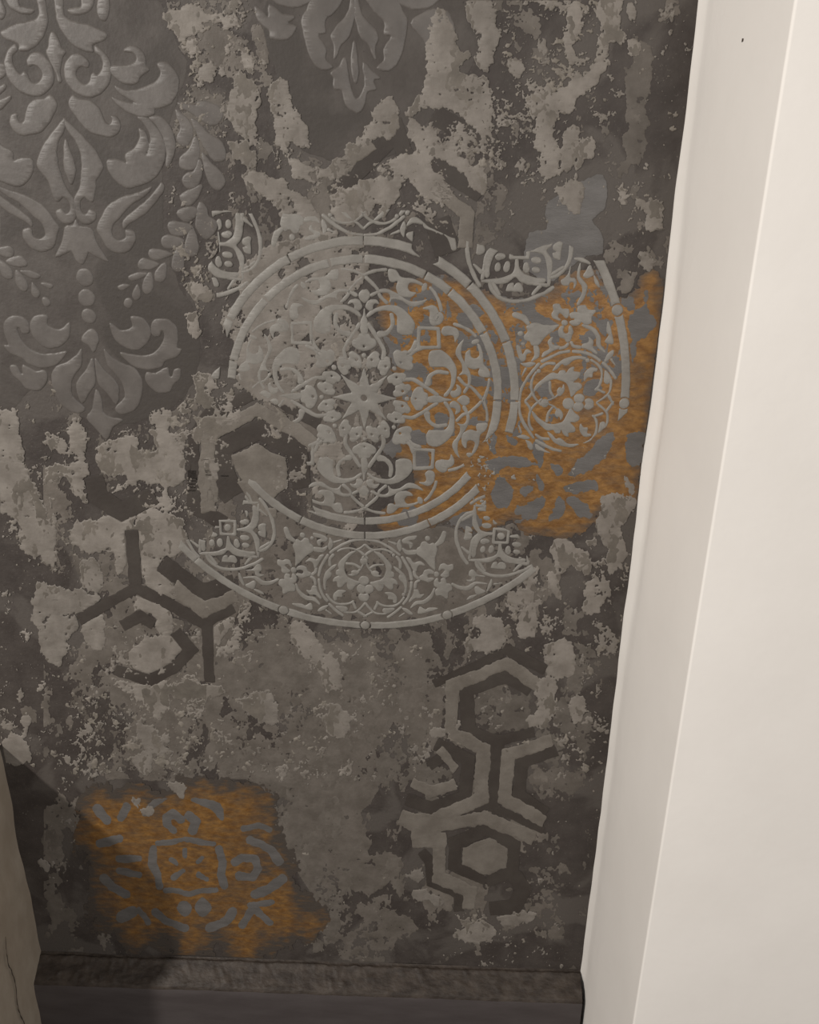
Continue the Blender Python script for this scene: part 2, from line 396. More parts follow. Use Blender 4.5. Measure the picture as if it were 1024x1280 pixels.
def zc(P, ox, oy, s):   # zoomed-crop coordinates -> wall coordinates
    P = np.asarray(P, float); X, Z = toW(ox+P[:, 0]*s, oy+P[:, 1]*s); return np.stack([X, Z], 1)
Z1 = (450, 665, .1172); Z3 = (230, 630, .127); Z4 = (450, 580, .1172); Z7 = (360, 500, .1953); Z6b = (500, 330, .1172)
# kind, name, crop, points, width, copies(8 = both sides, 4 = on an axis)
SH = []
def poly(nm, z, P, c=8): SH.append(('p', nm, zc(P, *z), None, c))
def strk(nm, z, P, w, c=8, closed=False):
    W = np.array(w if hasattr(w, '__len__') else [w]*len(P), float)*z[2]*.00138
    SH.append(('c' if closed else 's', nm, zc(P, *z), W, c))
def disc(nm, z, x, y, rx, ry=None, c=8, rot=0):
    ry = ry or rx; P = [(x+rx*math.cos(t)*math.cos(rot)-ry*math.sin(t)*math.sin(rot), y+rx*math.cos(t)*math.sin(rot)+ry*math.sin(t)*math.cos(rot)) for t in np.linspace(0, 2*math.pi, 10, endpoint=False)]
    SH.append(('p', nm, zc(P, *z), None, c))
# roundel in the border
strk('roundel_arc', Z1, [(65, 80), (180, 95), (280, 140), (350, 185), (425, 240)], [24, 26, 30, 30, 26])
strk('roundel_arc', Z1, [(455, 270), (500, 350), (535, 420), (550, 495)], 30)
strk('roundel_arc', Z1, [(550, 535), (540, 620), (510, 700), (465, 760)], 28)
strk('roundel_arc', Z1, [(440, 795), (380, 850), (300, 905)], 28)
strk('tendril', Z1, [(30, 275), (90, 220), (150, 190), (230, 180), (300, 195), (345, 220)], 24)
disc('bead', Z1, 361, 242, 17)
strk('tendril', Z1, [(395, 262), (430, 310), (432, 375)], 28)
strk('tendril', Z1, [(60, 135), (110, 175), (146, 190)], 24)
poly('acanthus_leaf', Z1, [(150, 205), (200, 215), (250, 250), (290, 290), (330, 335), (345, 370), (335, 410), (365, 430), (365, 470), (330, 480), (385, 510), (400, 550), (360, 545), (350, 600), (310, 600), (255, 550), (250, 590), (230, 620), (195, 620), (160, 580), (110, 540), (170, 520), (240, 490), (270, 440), (280, 390), (265, 330), (220, 270)])
strk('tendril', Z1, [(70, 330), (100, 390), (140, 430)], 20)
strk('tendril', Z1, [(110, 382), (170, 350), (250, 345)], 26)
poly('small_leaf', Z1, [(120, 425), (170, 410), (205, 430), (198, 452), (238, 465), (190, 478), (140, 460)])
poly('crescent_leaf', Z1, [(360, 362), (420, 395), (475, 450), (503, 520), (503, 600), (492, 645), (474, 640), (478, 590), (465, 540), (428, 500), (416, 470), (428, 440), (385, 405)])
disc('bead', Z1, 467, 662, 17)
strk('tendril', Z1, [(470, 692), (430, 745), (370, 782), (290, 787), (220, 770), (185, 745)], 24)
strk('tendril', Z1, [(188, 758), (160, 820)], 26)
strk('tendril', Z1, [(60, 760), (110, 820), (160, 860), (230, 872), (280, 866)], 22)
poly('small_leaf', Z1, [(244, 845), (265, 812), (368, 812), (340, 845), (290, 868)])
strk('tendril', Z1, [(48, 900), (135, 855)], 24)
poly('small_leaf', Z1, [(265, 643), (330, 638), (378, 665), (398, 700), (388, 748), (362, 742), (358, 712), (305, 708), (303, 672)])
disc('petal', Z1, 97, 606, 47)
disc('petal', Z1, 44, 517, 55, 50, 4)
poly('petal', Z1, [(44, 665), (80, 655), (100, 690), (75, 730), (44, 738), (10, 730), (-14, 690), (8, 655)], 4)
poly('small_leaf', Z1, [(44, 275), (80, 290), (80, 325), (44, 345), (8, 325), (8, 290)], 4)
poly('small_leaf', Z1, [(430, 80), (400, 120), (398, 160), (430, 208), (446, 170), (436, 120)])
poly('curled_leaf', Z1, [(452, 88), (500, 55), (603, 38), (590, 75), (520, 92), (565, 118), (562, 150), (537, 172), (522, 130), (468, 118)])
disc('bead', Z1, 620, 95, 19)
strk('small_leaf', Z1, [(305, 95), (380, 125)], [14, 26])
poly('small_leaf', Z1, [(455, 172), (510, 195), (602, 188), (606, 220), (580, 237), (495, 235)])
poly('curled_leaf', Z1, [(493, 268), (540, 278), (575, 325), (640, 310), (692, 352), (640, 345), (610, 370), (600, 412), (580, 412), (540, 340)])
strk('tendril', Z1, [(580, 422), (590, 460), (620, 485)], 30)
strk('tendril', Z1, [(590, 590), (600, 535), (632, 513)], 28)
poly('curled_leaf', Z1, [(580, 608), (622, 612), (640, 660), (687, 655), (650, 697), (590, 697), (540, 737), (526, 727), (568, 660)])
strk('tendril', Z1, [(795, 600), (760, 680), (690, 735), (605, 748), (545, 800)], [20, 38, 44, 38, 14])
poly('small_leaf', Z1, [(452, 803), (520, 822), (566, 868), (530, 872), (480, 842)])
poly('small_leaf', Z1, [(626, 862), (640, 793), (700, 822), (740, 800), (838, 808), (740, 842)])
strk('tendril', Z1, [(420, 895), (475, 860)], [12, 22])
poly('tulip', Z1, [(804, 403), (760, 370), (690, 290), (606, 228), (612, 170), (640, 152), (660, 108), (700, 98), (740, 130), (788, 118), (824, 180), (803, 260), (798, 330)])
disc('bead', Z1, 722, 68, 26)
strk('stem_leaf', Z1, [(812, 135), (870, 90), (900, 10)], [34, 54, 44])
disc('flower_centre', Z1, 819, 447, 27)
poly('petal', Z1, [(790, 420), (750, 395), (690, 408), (670, 450), (638, 470), (645, 500), (700, 517), (740, 527), (795, 497), (768, 482), (728, 485), (720, 455), (750, 440), (785, 447)])
poly('petal', Z1, [(840, 400), (860, 350), (900, 333), (940, 350), (988, 343), (993, 390), (952, 420), (947, 470), (900, 482), (860, 462), (890, 430), (912, 400), (880, 388), (850, 412)])
poly('petal', Z1, [(822, 487), (793, 520), (798, 570), (828, 590), (803, 620), (815, 672), (870, 672), (930, 702), (942, 640), (983, 610), (972, 558), (930, 548), (905, 572), (922, 530), (900, 488), (863, 500), (865, 530), (842, 530), (838, 500)])
# corner of the border
strk('tendril', Z3, [(925, 742), (860, 772), (780, 775), (730, 740), (690, 718), (590, 722)], [28, 34, 42, 38, 26, 12])
poly('curled_leaf', Z3, [(610, 650), (680, 637), (725, 590), (762, 610), (767, 650), (742, 662), (747, 690), (793, 695), (750, 712), (708, 692), (698, 655)])
strk('small_leaf', Z3, [(548, 680), (562, 735), (592, 795)], [18, 34, 12])
poly('small_leaf', Z3, [(610, 797), (650, 775), (692, 753), (712, 780), (692, 832), (650, 822)])
poly('small_leaf', Z3, [(690, 835), (750, 848), (792, 887), (740, 872)])
strk('tendril', Z3, [(445, 705), (520, 720)], [8, 16])
CORNER0 = len(SH)
strk('corner_arc', Z3, [(225, 485), (250, 545), (310, 600), (390, 633), (480, 640), (570, 630), (660, 600), (720, 575), (772, 540)], 30)
poly('bell_leaf', Z3, [(428, 318), (446, 318), (470, 390), (530, 440), (620, 465), (692, 470), (702, 495), (640, 512), (560, 512), (490, 490), (440, 452), (390, 490), (320, 503), (170, 492), (173, 473), (300, 465), (370, 448), (410, 430), (424, 390)])
poly('trefoil', Z3, [(378, 555), (392, 512), (428, 500), (438, 535), (457, 505), (498, 508), (523, 548), (512, 572), (480, 567), (390, 562)])
disc('seed', Z3, 275, 303, 31, 20, rot=.25); disc('seed', Z3, 279, 377, 24, 31); disc('seed', Z3, 357, 375, 26, 40)
disc('seed', Z3, 520, 381, 24, 38)
strk('tendril', Z3, [(165, 362), (160, 465)], 28)
strk('tendril', Z3, [(745, 440), (840, 385)], 28)
strk('tendril', Z3, [(660, 530), (605, 590)], [32, 16])
strk('square_frame', Z3, [(357, 162), (505, 168), (502, 298), (367, 290)], 26, 4, True)
disc('bead', Z3, 433, 231, 33, c=4)
CORNER1 = len(SH)
# inner rose
poly('lily_bud', Z7, [(488, 358), (469, 380), (469, 430), (479, 470), (488, 512), (499, 470), (514, 430), (507, 380)], 4)
poly('curled_leaf', Z4, [(70, 190), (100, 158), (140, 165), (142, 200), (165, 222), (207, 215), (180, 252), (130, 258), (90, 238)])
poly('bud', Z4, [(45, 222), (90, 265), (98, 300), (70, 338), (45, 342), (20, 338), (-8, 300), (0, 265)], 4)
poly('acanthus_leaf', Z7, [(516, 466), (570, 500), (640, 507), (688, 480), (690, 400), (702, 383), (740, 373), (785, 388), (797, 440), (762, 492), (702, 532), (640, 538), (570, 522), (512, 485)])
strk('tendril', Z7, [(655, 485), (662, 430), (632, 385), (588, 372)], [22, 22, 24, 36])
strk('tendril', Z7, [(608, 230), (612, 285), (580, 340), (520, 425)], 22)
strk('tendril', Z4, [(275, 235), (210, 290), (185, 350), (130, 405), (75, 450)], 30)
poly('curled_leaf', Z4, [(303, 235), (340, 268), (420, 262), (500, 213), (560, 208), (630, 240), (675, 284), (600, 262), (520, 256), (450, 282), (370, 322), (290, 352), (220, 352), (130, 312), (113, 290), (140, 283), (210, 320), (285, 322), (312, 290)])
poly('acanthus_leaf', Z4, [(292, 524), (298, 440), (340, 423), (382, 435), (368, 370), (400, 308), (450, 292), (520, 298), (565, 338), (500, 345), (478, 380), (500, 422), (560, 417), (622, 400), (612, 427), (520, 458), (420, 465), (380, 502), (350, 522)])
disc('bead', Z4, 641, 386, 25, 40, rot=-.45)
strk('tendril', Z4, [(42, 470), (100, 490), (170, 512), (262, 524)], 28)
disc('bud', Z4, 868, 22, 74, 60, 4, rot=.78)
poly('petal', Z4, [(700, 100), (740, 68), (790, 88), (797, 150), (770, 212), (720, 232), (650, 208), (640, 195), (700, 185), (705, 140)])
strk('tendril', Z4, [(815, 190), (790, 262), (742, 342), (698, 387)], 30)
strk('square_frame', Z7, [(808, 316), (930, 322), (925, 432), (812, 438)], 20, 4, True)
strk('tendril', Z7, [(750, 262), (788, 292), (806, 335)], [16, 24, 24], 8)
# eight flowers round the star, and the star
def flower_pts(cx, cz, ang, s):
    out = []
    for k, (da, L, wd) in enumerate([(0, 1.12, .62), (2.1, .88, .55), (-2.1, .88, .55)]):
        a = ang+da; ux, uz = math.cos(a), math.sin(a); vx, vz = -uz, ux
        q = L
        pr = [(.24, .05), (.34, .36), (.52*q, .60*q), (.78*q, .56*q), (.86*q, .36*q), (1.04*q, .26*q), (1.08*q, 0), (1.04*q, -.26*q), (.86*q, -.36*q), (.78*q, -.56*q), (.52*q, -.60*q), (.34, -.36), (.24, -.05)]
        out.append((np.array([(cx+s*(u*ux+v*vx), cz+s*(u*uz+v*vz)) for u, v in pr]), (cx+s*.5*ux, cz+s*.5*uz)))
    return out
FL = []
for k in range(8):
    a = -math.pi/2+k*math.pi/4; r = .057 if k % 2 == 0 else .0565
    FL.append((MC[0]+r*math.cos(a), MC[1]+r*math.sin(a), a))
def place(kind, nm, P, W, c):
    done = []
    for q in range(4):
        for mir in ((0, 1) if c == 8 else (0,)):
            Q = P-MC
            if c == 4:      # centre it exactly on its axis
                pass
            if mir: Q = Q*np.array([-1, 1])
            a = q*math.pi/2; Rm = np.array([[math.cos(a), -math.sin(a)], [math.sin(a), math.cos(a)]])
            Q = Q@Rm.T+MC
            cX, cZ = Q.mean(0); kp = keep_px(np.array([[cX]]), np.array([[cZ]]))[0, 0]
            if kp < -45: continue
            if kind == 'p':
                S = smooth(Q, 4); fn = lambda X, Z, S=S: sdf_poly(S, X, Z)+.0005; r = .001
            else:
                cl = kind == 'c'
                if cl: S, Ws = Q, W
                else:
                    S = smooth(Q, 4, False); Ws = np.interp(np.arange(len(S))/4., np.arange(len(Q)), W)
                fn = lambda X, Z, S=S, Ws=Ws, cl=cl: sdf_stroke(S, Ws, X, Z, cl); r = max(W)/2+.001
            relief(nm, fn, bb(S, r), MED, M_MED, keep=keep_px)
CC = MC+np.array([-.1945, -.1945])
for i, (kind, nm, P, W, c) in enumerate(SH):
    if CORNER0 <= i < CORNER1:      # the corner roundels repeat four times round their own square
        for q in range(4 if nm not in ('square_frame',) and not (nm == 'bead') else 1):
            a = q*math.pi/2; Rm = np.array([[math.cos(a), -math.sin(a)], [math.sin(a), math.cos(a)]])
            place(kind, nm, (P-CC)@Rm.T+CC, W, 4)
    else: place(kind, nm, P, W, c)
for cx, cz, a in FL:
    for P, hc in flower_pts(cx, cz, a, .0235):
        S = smooth(P, 4); relief('flower_petal', lambda X, Z: np.minimum(sdf_poly(S, X, Z)+.0005, np.hypot(X-hc[0], Z-hc[1])-.0013), bb(S), MED, M_MED, keep=keep_px)
    relief('flower_centre', lambda X, Z: .0034-np.hypot(X-cx, Z-cz), (cx-.004, cz-.004, cx+.004, cz+.004), MED, M_MED, keep=keep_px, minarea=8)
tips = []
for k in range(16):
    a = math.pi/2+k*math.pi/8; r = .044 if k % 2 == 0 else .019; tips.append((MC[0]+r*math.cos(a), MC[1]+r*math.sin(a)))
tips = np.array(tips)
relief('star', lambda X, Z: np.minimum(sdf_poly(tips, X, Z), np.hypot(X-MC[0], Z-MC[1])-.004), bb(tips), MED, M_MED)
# rings, cut into their segments by thin joints
def ring(nm, r0, r1, cuts, gap=.0011, nodes=()):
    cuts = sorted(cuts)
    for i in range(len(cuts)):
        a0 = cuts[i]; a1 = cuts[(i+1) % len(cuts)]
        if a1 <= a0: a1 += 2*math.pi
        am, hw = (a0+a1)/2, (a1-a0)/2
        ts = np.linspace(a0, a1, 12); pts = np.array([(MC[0]+r*math.cos(t), MC[1]+r*math.sin(t)) for t in ts for r in (r0, r1)])
        def fn(X, Z, am=am, hw=hw):
            dx, dz = X-MC[0], Z-MC[1]; r = np.hypot(dx, dz); t = np.arctan2(dz, dx)
            d = np.abs((t-am+math.pi) % (2*math.pi)-math.pi)
            f = np.minimum(np.minimum(r-r0, r1-r), (hw-d)*r-gap/2)
            for (nx, nz, nr) in nodes: f = np.minimum(f, np.hypot(X-nx, Z-nz)-nr-.0012)
            return f
        relief(nm, fn, bb(pts, .001), MED, M_MED, keep=keep_px, H=.0012)
H8 = math.pi/2
def degs(*a): return [math.radians(x) for x in a]
ring('inner_ring_segment', .1725, .184, degs(0, 30, 52, 64, 90, 104, 135, 165, 200, 242, 270, 290, 325))
ring('outer_ring_segment', .1945, .2065, degs(0, 23, 48, 90, 118, 150, 180, 243, 270, 297, 330))
nod = []
for k in range(4):
    for da in (0, -20.5, 20.5):
        a = math.radians(-90+90*k+da); nod.append((MC[0]+.3462*math.cos(a), MC[1]+.3462*math.sin(a), .0072))
ring('rim_segment', .3405, .352, degs(-90, -69.5, -45, -20.5, 0, 20.5, 45, 69.5, 110, 180, 225, 249.5), gap=0, nodes=nod)
for nx, nz, nr in nod:
    relief('rim_bead', lambda X, Z: nr-np.hypot(X-nx, Z-nz), (nx-nr, nz-nr, nx+nr, nz+nr), MED, M_MED, keep=keep_px, H=.0012)

# ------------------------------------------------------------------ damask ornaments
def ornament(root, shapes, axis, infl=.0011, H=.0010, mat=None, ramp=.0012):
    for nm, z, P, mir in shapes:
        Q = zc(P, *z)
        for s in ((0, 1) if mir else (0,)):
            S = Q.copy()
            if s: S[:, 0] = 2*axis-S[:, 0]
            S = smooth(S, 3)
            if S[:, 0].max() < -.56: continue
            relief(nm, lambda X, Z: sdf_poly(S, X, Z)+infl, bb(S, .002), root, mat or M_DAM, H=H, ramp=ramp, y0=.0002, step=.00115)
A0 = (0, 0, .1465); A2 = (120, 50, .1953); A3 = (0, 150, .166); A4 = (110, 230, .2148); A5 = (0, 370, .2344)
DM = [
 ('bud', A0, [(440, 280), (470, 290), (500, 350), (520, 410), (560, 440), (530, 490), (515, 550), (505, 620), (520, 690), (500, 700), (485, 640), (450, 560), (400, 450), (415, 400), (420, 330)], 0),
 ('acanthus_leaf', A0, [(470, -30), (480, 110), (500, 200), (560, 310), (640, 390), (730, 435), (792, 437), (780, 390), (830, 360), (892, 340), (912, 290), (860, 260), (760, 215), (660, 195), (590, 170), (540, 110), (530, -30)], 1),
 ('scroll', A0, [(815, 392), (880, 440), (930, 520), (947, 600), (932, 700), (870, 785), (790, 825), (700, 815), (620, 765), (565, 690), (552, 600), (568, 520), (620, 463), (690, 466), (745, 520), (748, 572), (700, 560), (660, 580), (642, 640), (680, 700), (730, 725), (770, 690), (775, 640), (800, 620), (830, 650), (868, 600), (880, 540), (860, 480), (812, 440)], 1),
 ('curled_leaf', A0, [(620, 815), (680, 850), (760, 860), (830, 910), (870, 990), (900, 1050), (940, 1062), (960, 1020), (945, 990), (992, 998), (1024, 1060), (1002, 1132), (940, 1165), (860, 1152), (780, 1132), (700, 1060), (640, 980), (600, 920), (590, 870)], 1),
 ('curled_leaf', A0, [(580, 90), (640, 72), (700, 60), (702, -30), (795, -30), (782, 60), (720, 112), (640, 124)], 1),
 ('small_leaf', A0, [(850, -20), (920, -20), (928, 90), (900, 172), (860, 162), (833, 100)], 1),
 ('scroll', A2, [(180, 68), (220, 38), (280, 58), (312, 110), (317, 170), (338, 190), (280, 235), (265, 272), (220, 282), (160, 267), (103, 222), (98, 168), (180, 165), (240, 150), (262, 120), (240, 82)], 1),
 ('acanthus_leaf', A2, [(398, 155), (440, 143), (490, 178), (528, 250), (522, 330), (482, 402), (420, 432), (375, 440), (370, 472), (320, 492), (250, 482), (160, 432), (103, 368), (200, 405), (262, 405), (150, 340), (123, 293), (200, 325), (300, 310), (380, 270), (420, 210)], 1),
 ('acanthus_leaf', A2, [(268, 493), (330, 500), (390, 560), (432, 640), (442, 740), (412, 830), (350, 902), (270, 932), (200, 948), (120, 892), (78, 820), (78, 768), (150, 770), (200, 790), (190, 730), (250, 690), (285, 620), (278, 568), (322, 600), (332, 680), (312, 740), (337, 720), (350, 620), (310, 540)], 1),
 ('side_leaf', A2, [(343, 498), (410, 493), (462, 540), (502, 620), (502, 720), (470, 802), (450, 800), (455, 720), (430, 620), (390, 550)], 1),
 ('acanthus_leaf', A3, [(480, -10), (560, 60), (640, 140), (710, 220), (770, 320), (772, 370), (722, 460), (720, 520), (702, 612), (660, 592), (640, 575), (605, 612), (610, 680), (650, 712), (680, 678), (722, 698), (717, 750), (670, 782), (610, 764), (572, 700), (558, 610), (600, 520), (620, 400), (610, 250), (570, 150), (520, 90)], 1),
 ('bud', A3, [(495, 150), (520, 210), (550, 290), (570, 380), (545, 482), (515, 440), (485, 330)], 0),
 ('bell_flower', A3, [(575, 753), (600, 800), (690, 815), (720, 900), (800, 1040), (815, 1062), (760, 1040), (700, 1010), (665, 990), (650, 1040), (620, 1082), (580, 1060), (545, 990), (520, 985), (416, 1032), (470, 920), (490, 810), (550, 795)], 0),
 ('scroll', A4, [(75, 210), (120, 130), (200, 80), (300, 50), (370, 18), (330, 70), (250, 120), (190, 190), (150, 230), (140, 270), (150, 310), (190, 330), (225, 312), (225, 270), (270, 280), (277, 330), (240, 387), (180, 400), (120, 372), (83, 310), (58, 260)], 1),
 ('side_leaf', A4, [(430, -5), (442, 30), (390, 110), (320, 180), (240, 230), (213, 257), (213, 210), (280, 150), (360, 80), (410, 20)], 1),
 ('bud', A5, [(485, 178), (512, 190), (527, 235), (515, 265), (500, 297), (480, 265), (438, 235), (458, 198)], 0),
 ('curled_leaf', A5, [(588, 148), (640, 185), (680, 182), (712, 160), (700, 113), (760, 118), (797, 160), (803, 210), (772, 262), (720, 287), (660, 267), (610, 222)], 1),
 ('scroll', A5, [(808, 175), (815, 140), (850, 123), (900, 128), (942, 170), (948, 230), (942, 280), (968, 285), (942, 322), (880, 347), (860, 377), (790, 392), (720, 377), (668, 335), (643, 303), (700, 315), (780, 320), (840, 290), (873, 240), (878, 192), (860, 182), (850, 212), (818, 207)], 1),
 ('curled_leaf', A5, [(783, 410), (830, 415), (892, 383), (902, 430), (920, 430), (930, 393), (962, 393), (957, 440), (922, 472), (905, 507), (850, 517), (808, 490), (778, 450)], 1),
 ('lower_petal', A5, [(556, 285), (590, 320), (650, 360), (712, 385), (748, 430), (758, 490), (742, 570), (700, 617), (650, 627), (618, 600), (668, 540), (653, 460), (610, 405), (580, 370)], 1),
 ('lower_petal', A5, [(510, 335), (550, 390), (602, 440), (632, 490), (622, 572), (570, 510), (528, 460)], 1),
 ('lower_petal', A5, [(515, 500), (545, 560), (550, 620), (600, 650), (652, 662), (600, 700), (570, 762), (520, 710), (468, 650), (498, 600)], 0),
]
LEAVES = [(A2, [(523, 400), (600, 415), (640, 420), (660, 395), (720, 395), (802, 440), (807, 500), (762, 547), (700, 532), (630, 480), (560, 440)]),
 (A2, [(508, 448), (550, 470), (612, 540), (617, 620), (570, 687), (518, 630), (545, 560)]), (A2, [(613, 508), (660, 530), (720, 600), (812, 660), (827, 760), (760, 772), (700, 690), (650, 600)]),
 (A2, [(637, 618), (662, 680), (657, 760), (630, 827), (550, 822), (538, 760), (600, 700)]), (A2, [(683, 723), (730, 780), (802, 850), (827, 910), (790, 957), (740, 932), (700, 840)]),
 (A2, [(660, 768), (682, 800), (672, 880), (640, 942), (590, 947), (556, 900), (580, 855), (630, 840)]),
 (A4, [(538, 70), (600, 33), (662, 8), (650, 60), (610, 112), (570, 127)]), (A4, [(518, 170), (560, 138), (620, 138), (642, 170), (600, 212), (560, 217)]),
 (A4, [(650, 108), (690, 140), (700, 190), (752, 220), (742, 270), (690, 322), (640, 270), (628, 220)]), (A4, [(468, 240), (500, 218), (600, 240), (602, 270), (550, 302), (490, 292)]),
 (A4, [(433, 320), (470, 298), (557, 325), (530, 362), (480, 377), (438, 355)]), (A4, [(600, 248), (630, 300), (642, 380), (610, 422), (568, 400), (573, 330)]),
 (A4, [(557, 353), (557, 440), (552, 495), (520, 507), (493, 480), (505, 400)]), (A4, [(358, 400), (380, 378), (492, 405), (450, 427), (400, 442), (368, 430)]),
 (A4, [(298, 460), (330, 433), (412, 465), (370, 492), (308, 492)]), (A4, [(452, 458), (457, 520), (442, 562), (400, 562), (398, 510)]),
 (A4, [(238, 540), (290, 518), (342, 520), (320, 542), (260, 562)]), (A4, [(370, 518), (382, 600), (350, 637), (323, 610), (335, 550)]), (A4, [(290, 588), (307, 650), (280, 672), (263, 640)]),
 (A4, [(178, 598), (210, 585), (242, 590), (200, 614)]), (A4, [(223, 676), (245, 670), (257, 690), (245, 722), (215, 705)])]
AX = -.4442
D1 = thing('damask_ornament', 'tall grey damask ornament of scrolling leaves with three dots, upper left of the wall', 'damask ornament', AX, 1.45)
ornament(D1, DM, AX)
ornament(D1, [('laurel_leaf', z, P, 1) for z, P in LEAVES], AX, H=.0009, ramp=.0012)
for (x, y, r) in ((106, 347, 10.8), (108.5, 372.5, 10.6), (111, 395, 9)):
    X, Z = toW(x, y); r *= .00108
    relief('dot', lambda U, V: r-np.hypot(U-X, V-Z), (X-r, Z-r, X+r, Z+r), D1, M_DAM, H=.0009, ramp=.0012, y0=.0002)
A6 = (310, 0, .2441)
D2 = thing('damask_ornament', 'lower tip of a grey damask ornament with paired petals, cut by the top edge', 'damask ornament', -.0949, 1.66)
AX2 = float(toW(310+.2441*549, 70)[0])
ornament(D2, [
 ('inner_petal', A6, [(556, -30), (578, 60), (602, 100), (640, 140), (668, 190), (652, 240), (655, 302), (640, 280), (620, 230), (580, 190), (558, 120), (543, 60)], 1),
 ('outer_petal', A6, [(600, -40), (740, -40), (792, 60), (817, 110), (802, 210), (772, 310), (720, 362), (665, 347), (700, 310), (698, 250), (738, 185), (700, 172), (700, 110), (650, 60)], 1),
 ('bud', A6, [(545, 213), (560, 280), (566, 370), (555, 427), (540, 400), (530, 300)], 0),
 ('tip_leaf', A6, [(500, 298), (520, 420), (555, 512), (600, 440), (590, 320), (640, 370), (677, 400), (640, 410), (657, 457), (610, 470), (600, 530), (560, 577), (500, 532), (485, 462), (443, 457), (440, 400), (428, 375), (470, 340)], 0),
 ('top_leaf', A6, [(725, -30), (975, -30), (960, 15), (900, 42), (820, 37)], 1),
 ('side_leaf', A6, [(38, 38), (75, 60), (108, 92), (113, 28), (180, 75), (237, 90), (193, 125), (247, 140), (205, 202), (120, 197), (113, 155), (58, 110)], 0),
 ('side_leaf', A6, [(836, 120), (900, 70), (982, 48), (985, 95), (1020, 60), (1060, 150), (1010, 230), (960, 300), (930, 260), (900, 200)], 0)], AX2)

# ------------------------------------------------------------------ worn coats, flecks and patches (photo-frame field, placed on the wall)
SHP = (1280, 1024)
YG, XG = np.mgrid[0:1280, 0:1024].astype(np.float32)
EX, EY = 60, 0
def raster(polys, soft=6.0, sm=3):
    f = np.full(SHP, -30.0, np.float32)
    for P in polys:
        P = np.asarray(P, float); x0, y0 = np.floor(P.min(0)-28).astype(int); x1, y1 = np.ceil(P.max(0)+28).astype(int)
        x0, y0 = max(x0, 0), max(y0, 0); x1, y1 = min(x1, 1024), min(y1, 1280)
        if x1 <= x0 or y1 <= y0: continue
        f[y0:y1, x0:x1] = np.maximum(f[y0:y1, x0:x1], sdf_poly(smooth(P, sm), XG[y0:y1, x0:x1], YG[y0:y1, x0:x1]))
    return f
def raster_strokes(S):
    f = np.full(SHP, -30.0, np.float32)
    for P, wd in S:
        P = np.asarray(P, float); x0, y0 = np.floor(P.min(0)-28-wd).astype(int); x1, y1 = np.ceil(P.max(0)+28+wd).astype(int)
        x0, y0 = max(x0, 0), max(y0, 0); x1, y1 = min(x1, 1024), min(y1, 1280)
        f[y0:y1, x0:x1] = np.maximum(f[y0:y1, x0:x1], sdf_stroke(P, [wd]*len(P), XG[y0:y1, x0:x1], YG[y0:y1, x0:x1]))
    return f
def band_poly(P, wd):
    P = np.asarray(P, float); n = len(P); d = np.diff(P, axis=0); d /= np.linalg.norm(d, axis=1)[:, None]
    nr = np.stack([-d[:, 1], d[:, 0]], 1); off = []
    for i in range(n):
        if i == 0: m_ = nr[0]
        elif i == n-1: m_ = nr[-1]
        else:
            m_ = nr[i-1]+nr[i]; m_ = m_/np.linalg.norm(m_); m_ = m_/max(.5, float(m_@nr[i]))
        off.append(m_*wd/2)
    off = np.array(off); return np.concatenate([P+off, (P-off)[::-1]])
def raster_bands(S):
    f = np.full(SHP, -30.0, np.float32)
    for P, wd in S:
        Q = band_poly(P, wd); x0, y0 = np.floor(Q.min(0)-28).astype(int); x1, y1 = np.ceil(Q.max(0)+28).astype(int)
        x0, y0 = max(x0, 0), max(y0, 0); x1, y1 = min(x1, 1024), min(y1, 1280)
        # each straight run by itself plus the joined outline, so tight corners stay filled
        a = sdf_poly(Q, XG[y0:y1, x0:x1], YG[y0:y1, x0:x1])
        f[y0:y1, x0:x1] = np.maximum(f[y0:y1, x0:x1], a)
    return f
def crop(z, L): ox, oy, s = z; return [[(ox+x*s, oy+y*s) for x, y in P] for P in L]
def crops(z, L): ox, oy, s = z; return [([(ox+x*s, oy+y*s) for x, y in P], wd*s) for P, wd in L]
# area of the dark wall seen (photo frame), so that nothing runs over the returns
XW, ZW = toW(XG, YG)
WALLM = np.minimum(np.minimum(XW-(XL+.004), (XR-.001)-XW), ZW-(LEDGE+.006))*800
def label(mask):
    h, w_ = mask.shape; lab = np.zeros(mask.shape, np.int32); parent = [0]
    def find(a):
        while parent[a] != a: parent[a] = parent[parent[a]]; a = parent[a]
        return a
    s = np.zeros((h, w_+2), bool); s[:, 1:-1] = mask
    ry, st = np.nonzero(s[:, 1:] & ~s[:, :-1]); _, en = np.nonzero(~s[:, 1:] & s[:, :-1])
    rowstart = np.searchsorted(ry, np.arange(h+1)); ids = np.zeros(len(ry), np.int32)
    for y in range(h):
        a, b = rowstart[y], rowstart[y+1]; j = rowstart[y-1] if y else 0; jb = rowstart[y] if y else 0
        for i in range(a, b):
            cur = 0
            while j < jb and en[j] < st[i]: j += 1
            k = j
            while k < jb and st[k] <= en[i]:
                r = find(ids[k])
                if cur == 0: cur = r
                elif r != cur: parent[max(r, cur)] = min(r, cur); cur = min(r, cur)
                k += 1
            if cur == 0: parent.append(len(parent)); cur = len(parent)-1
            ids[i] = cur
    for i in range(len(ry)): lab[ry[i], st[i]:en[i]] = find(ids[i])
    return lab
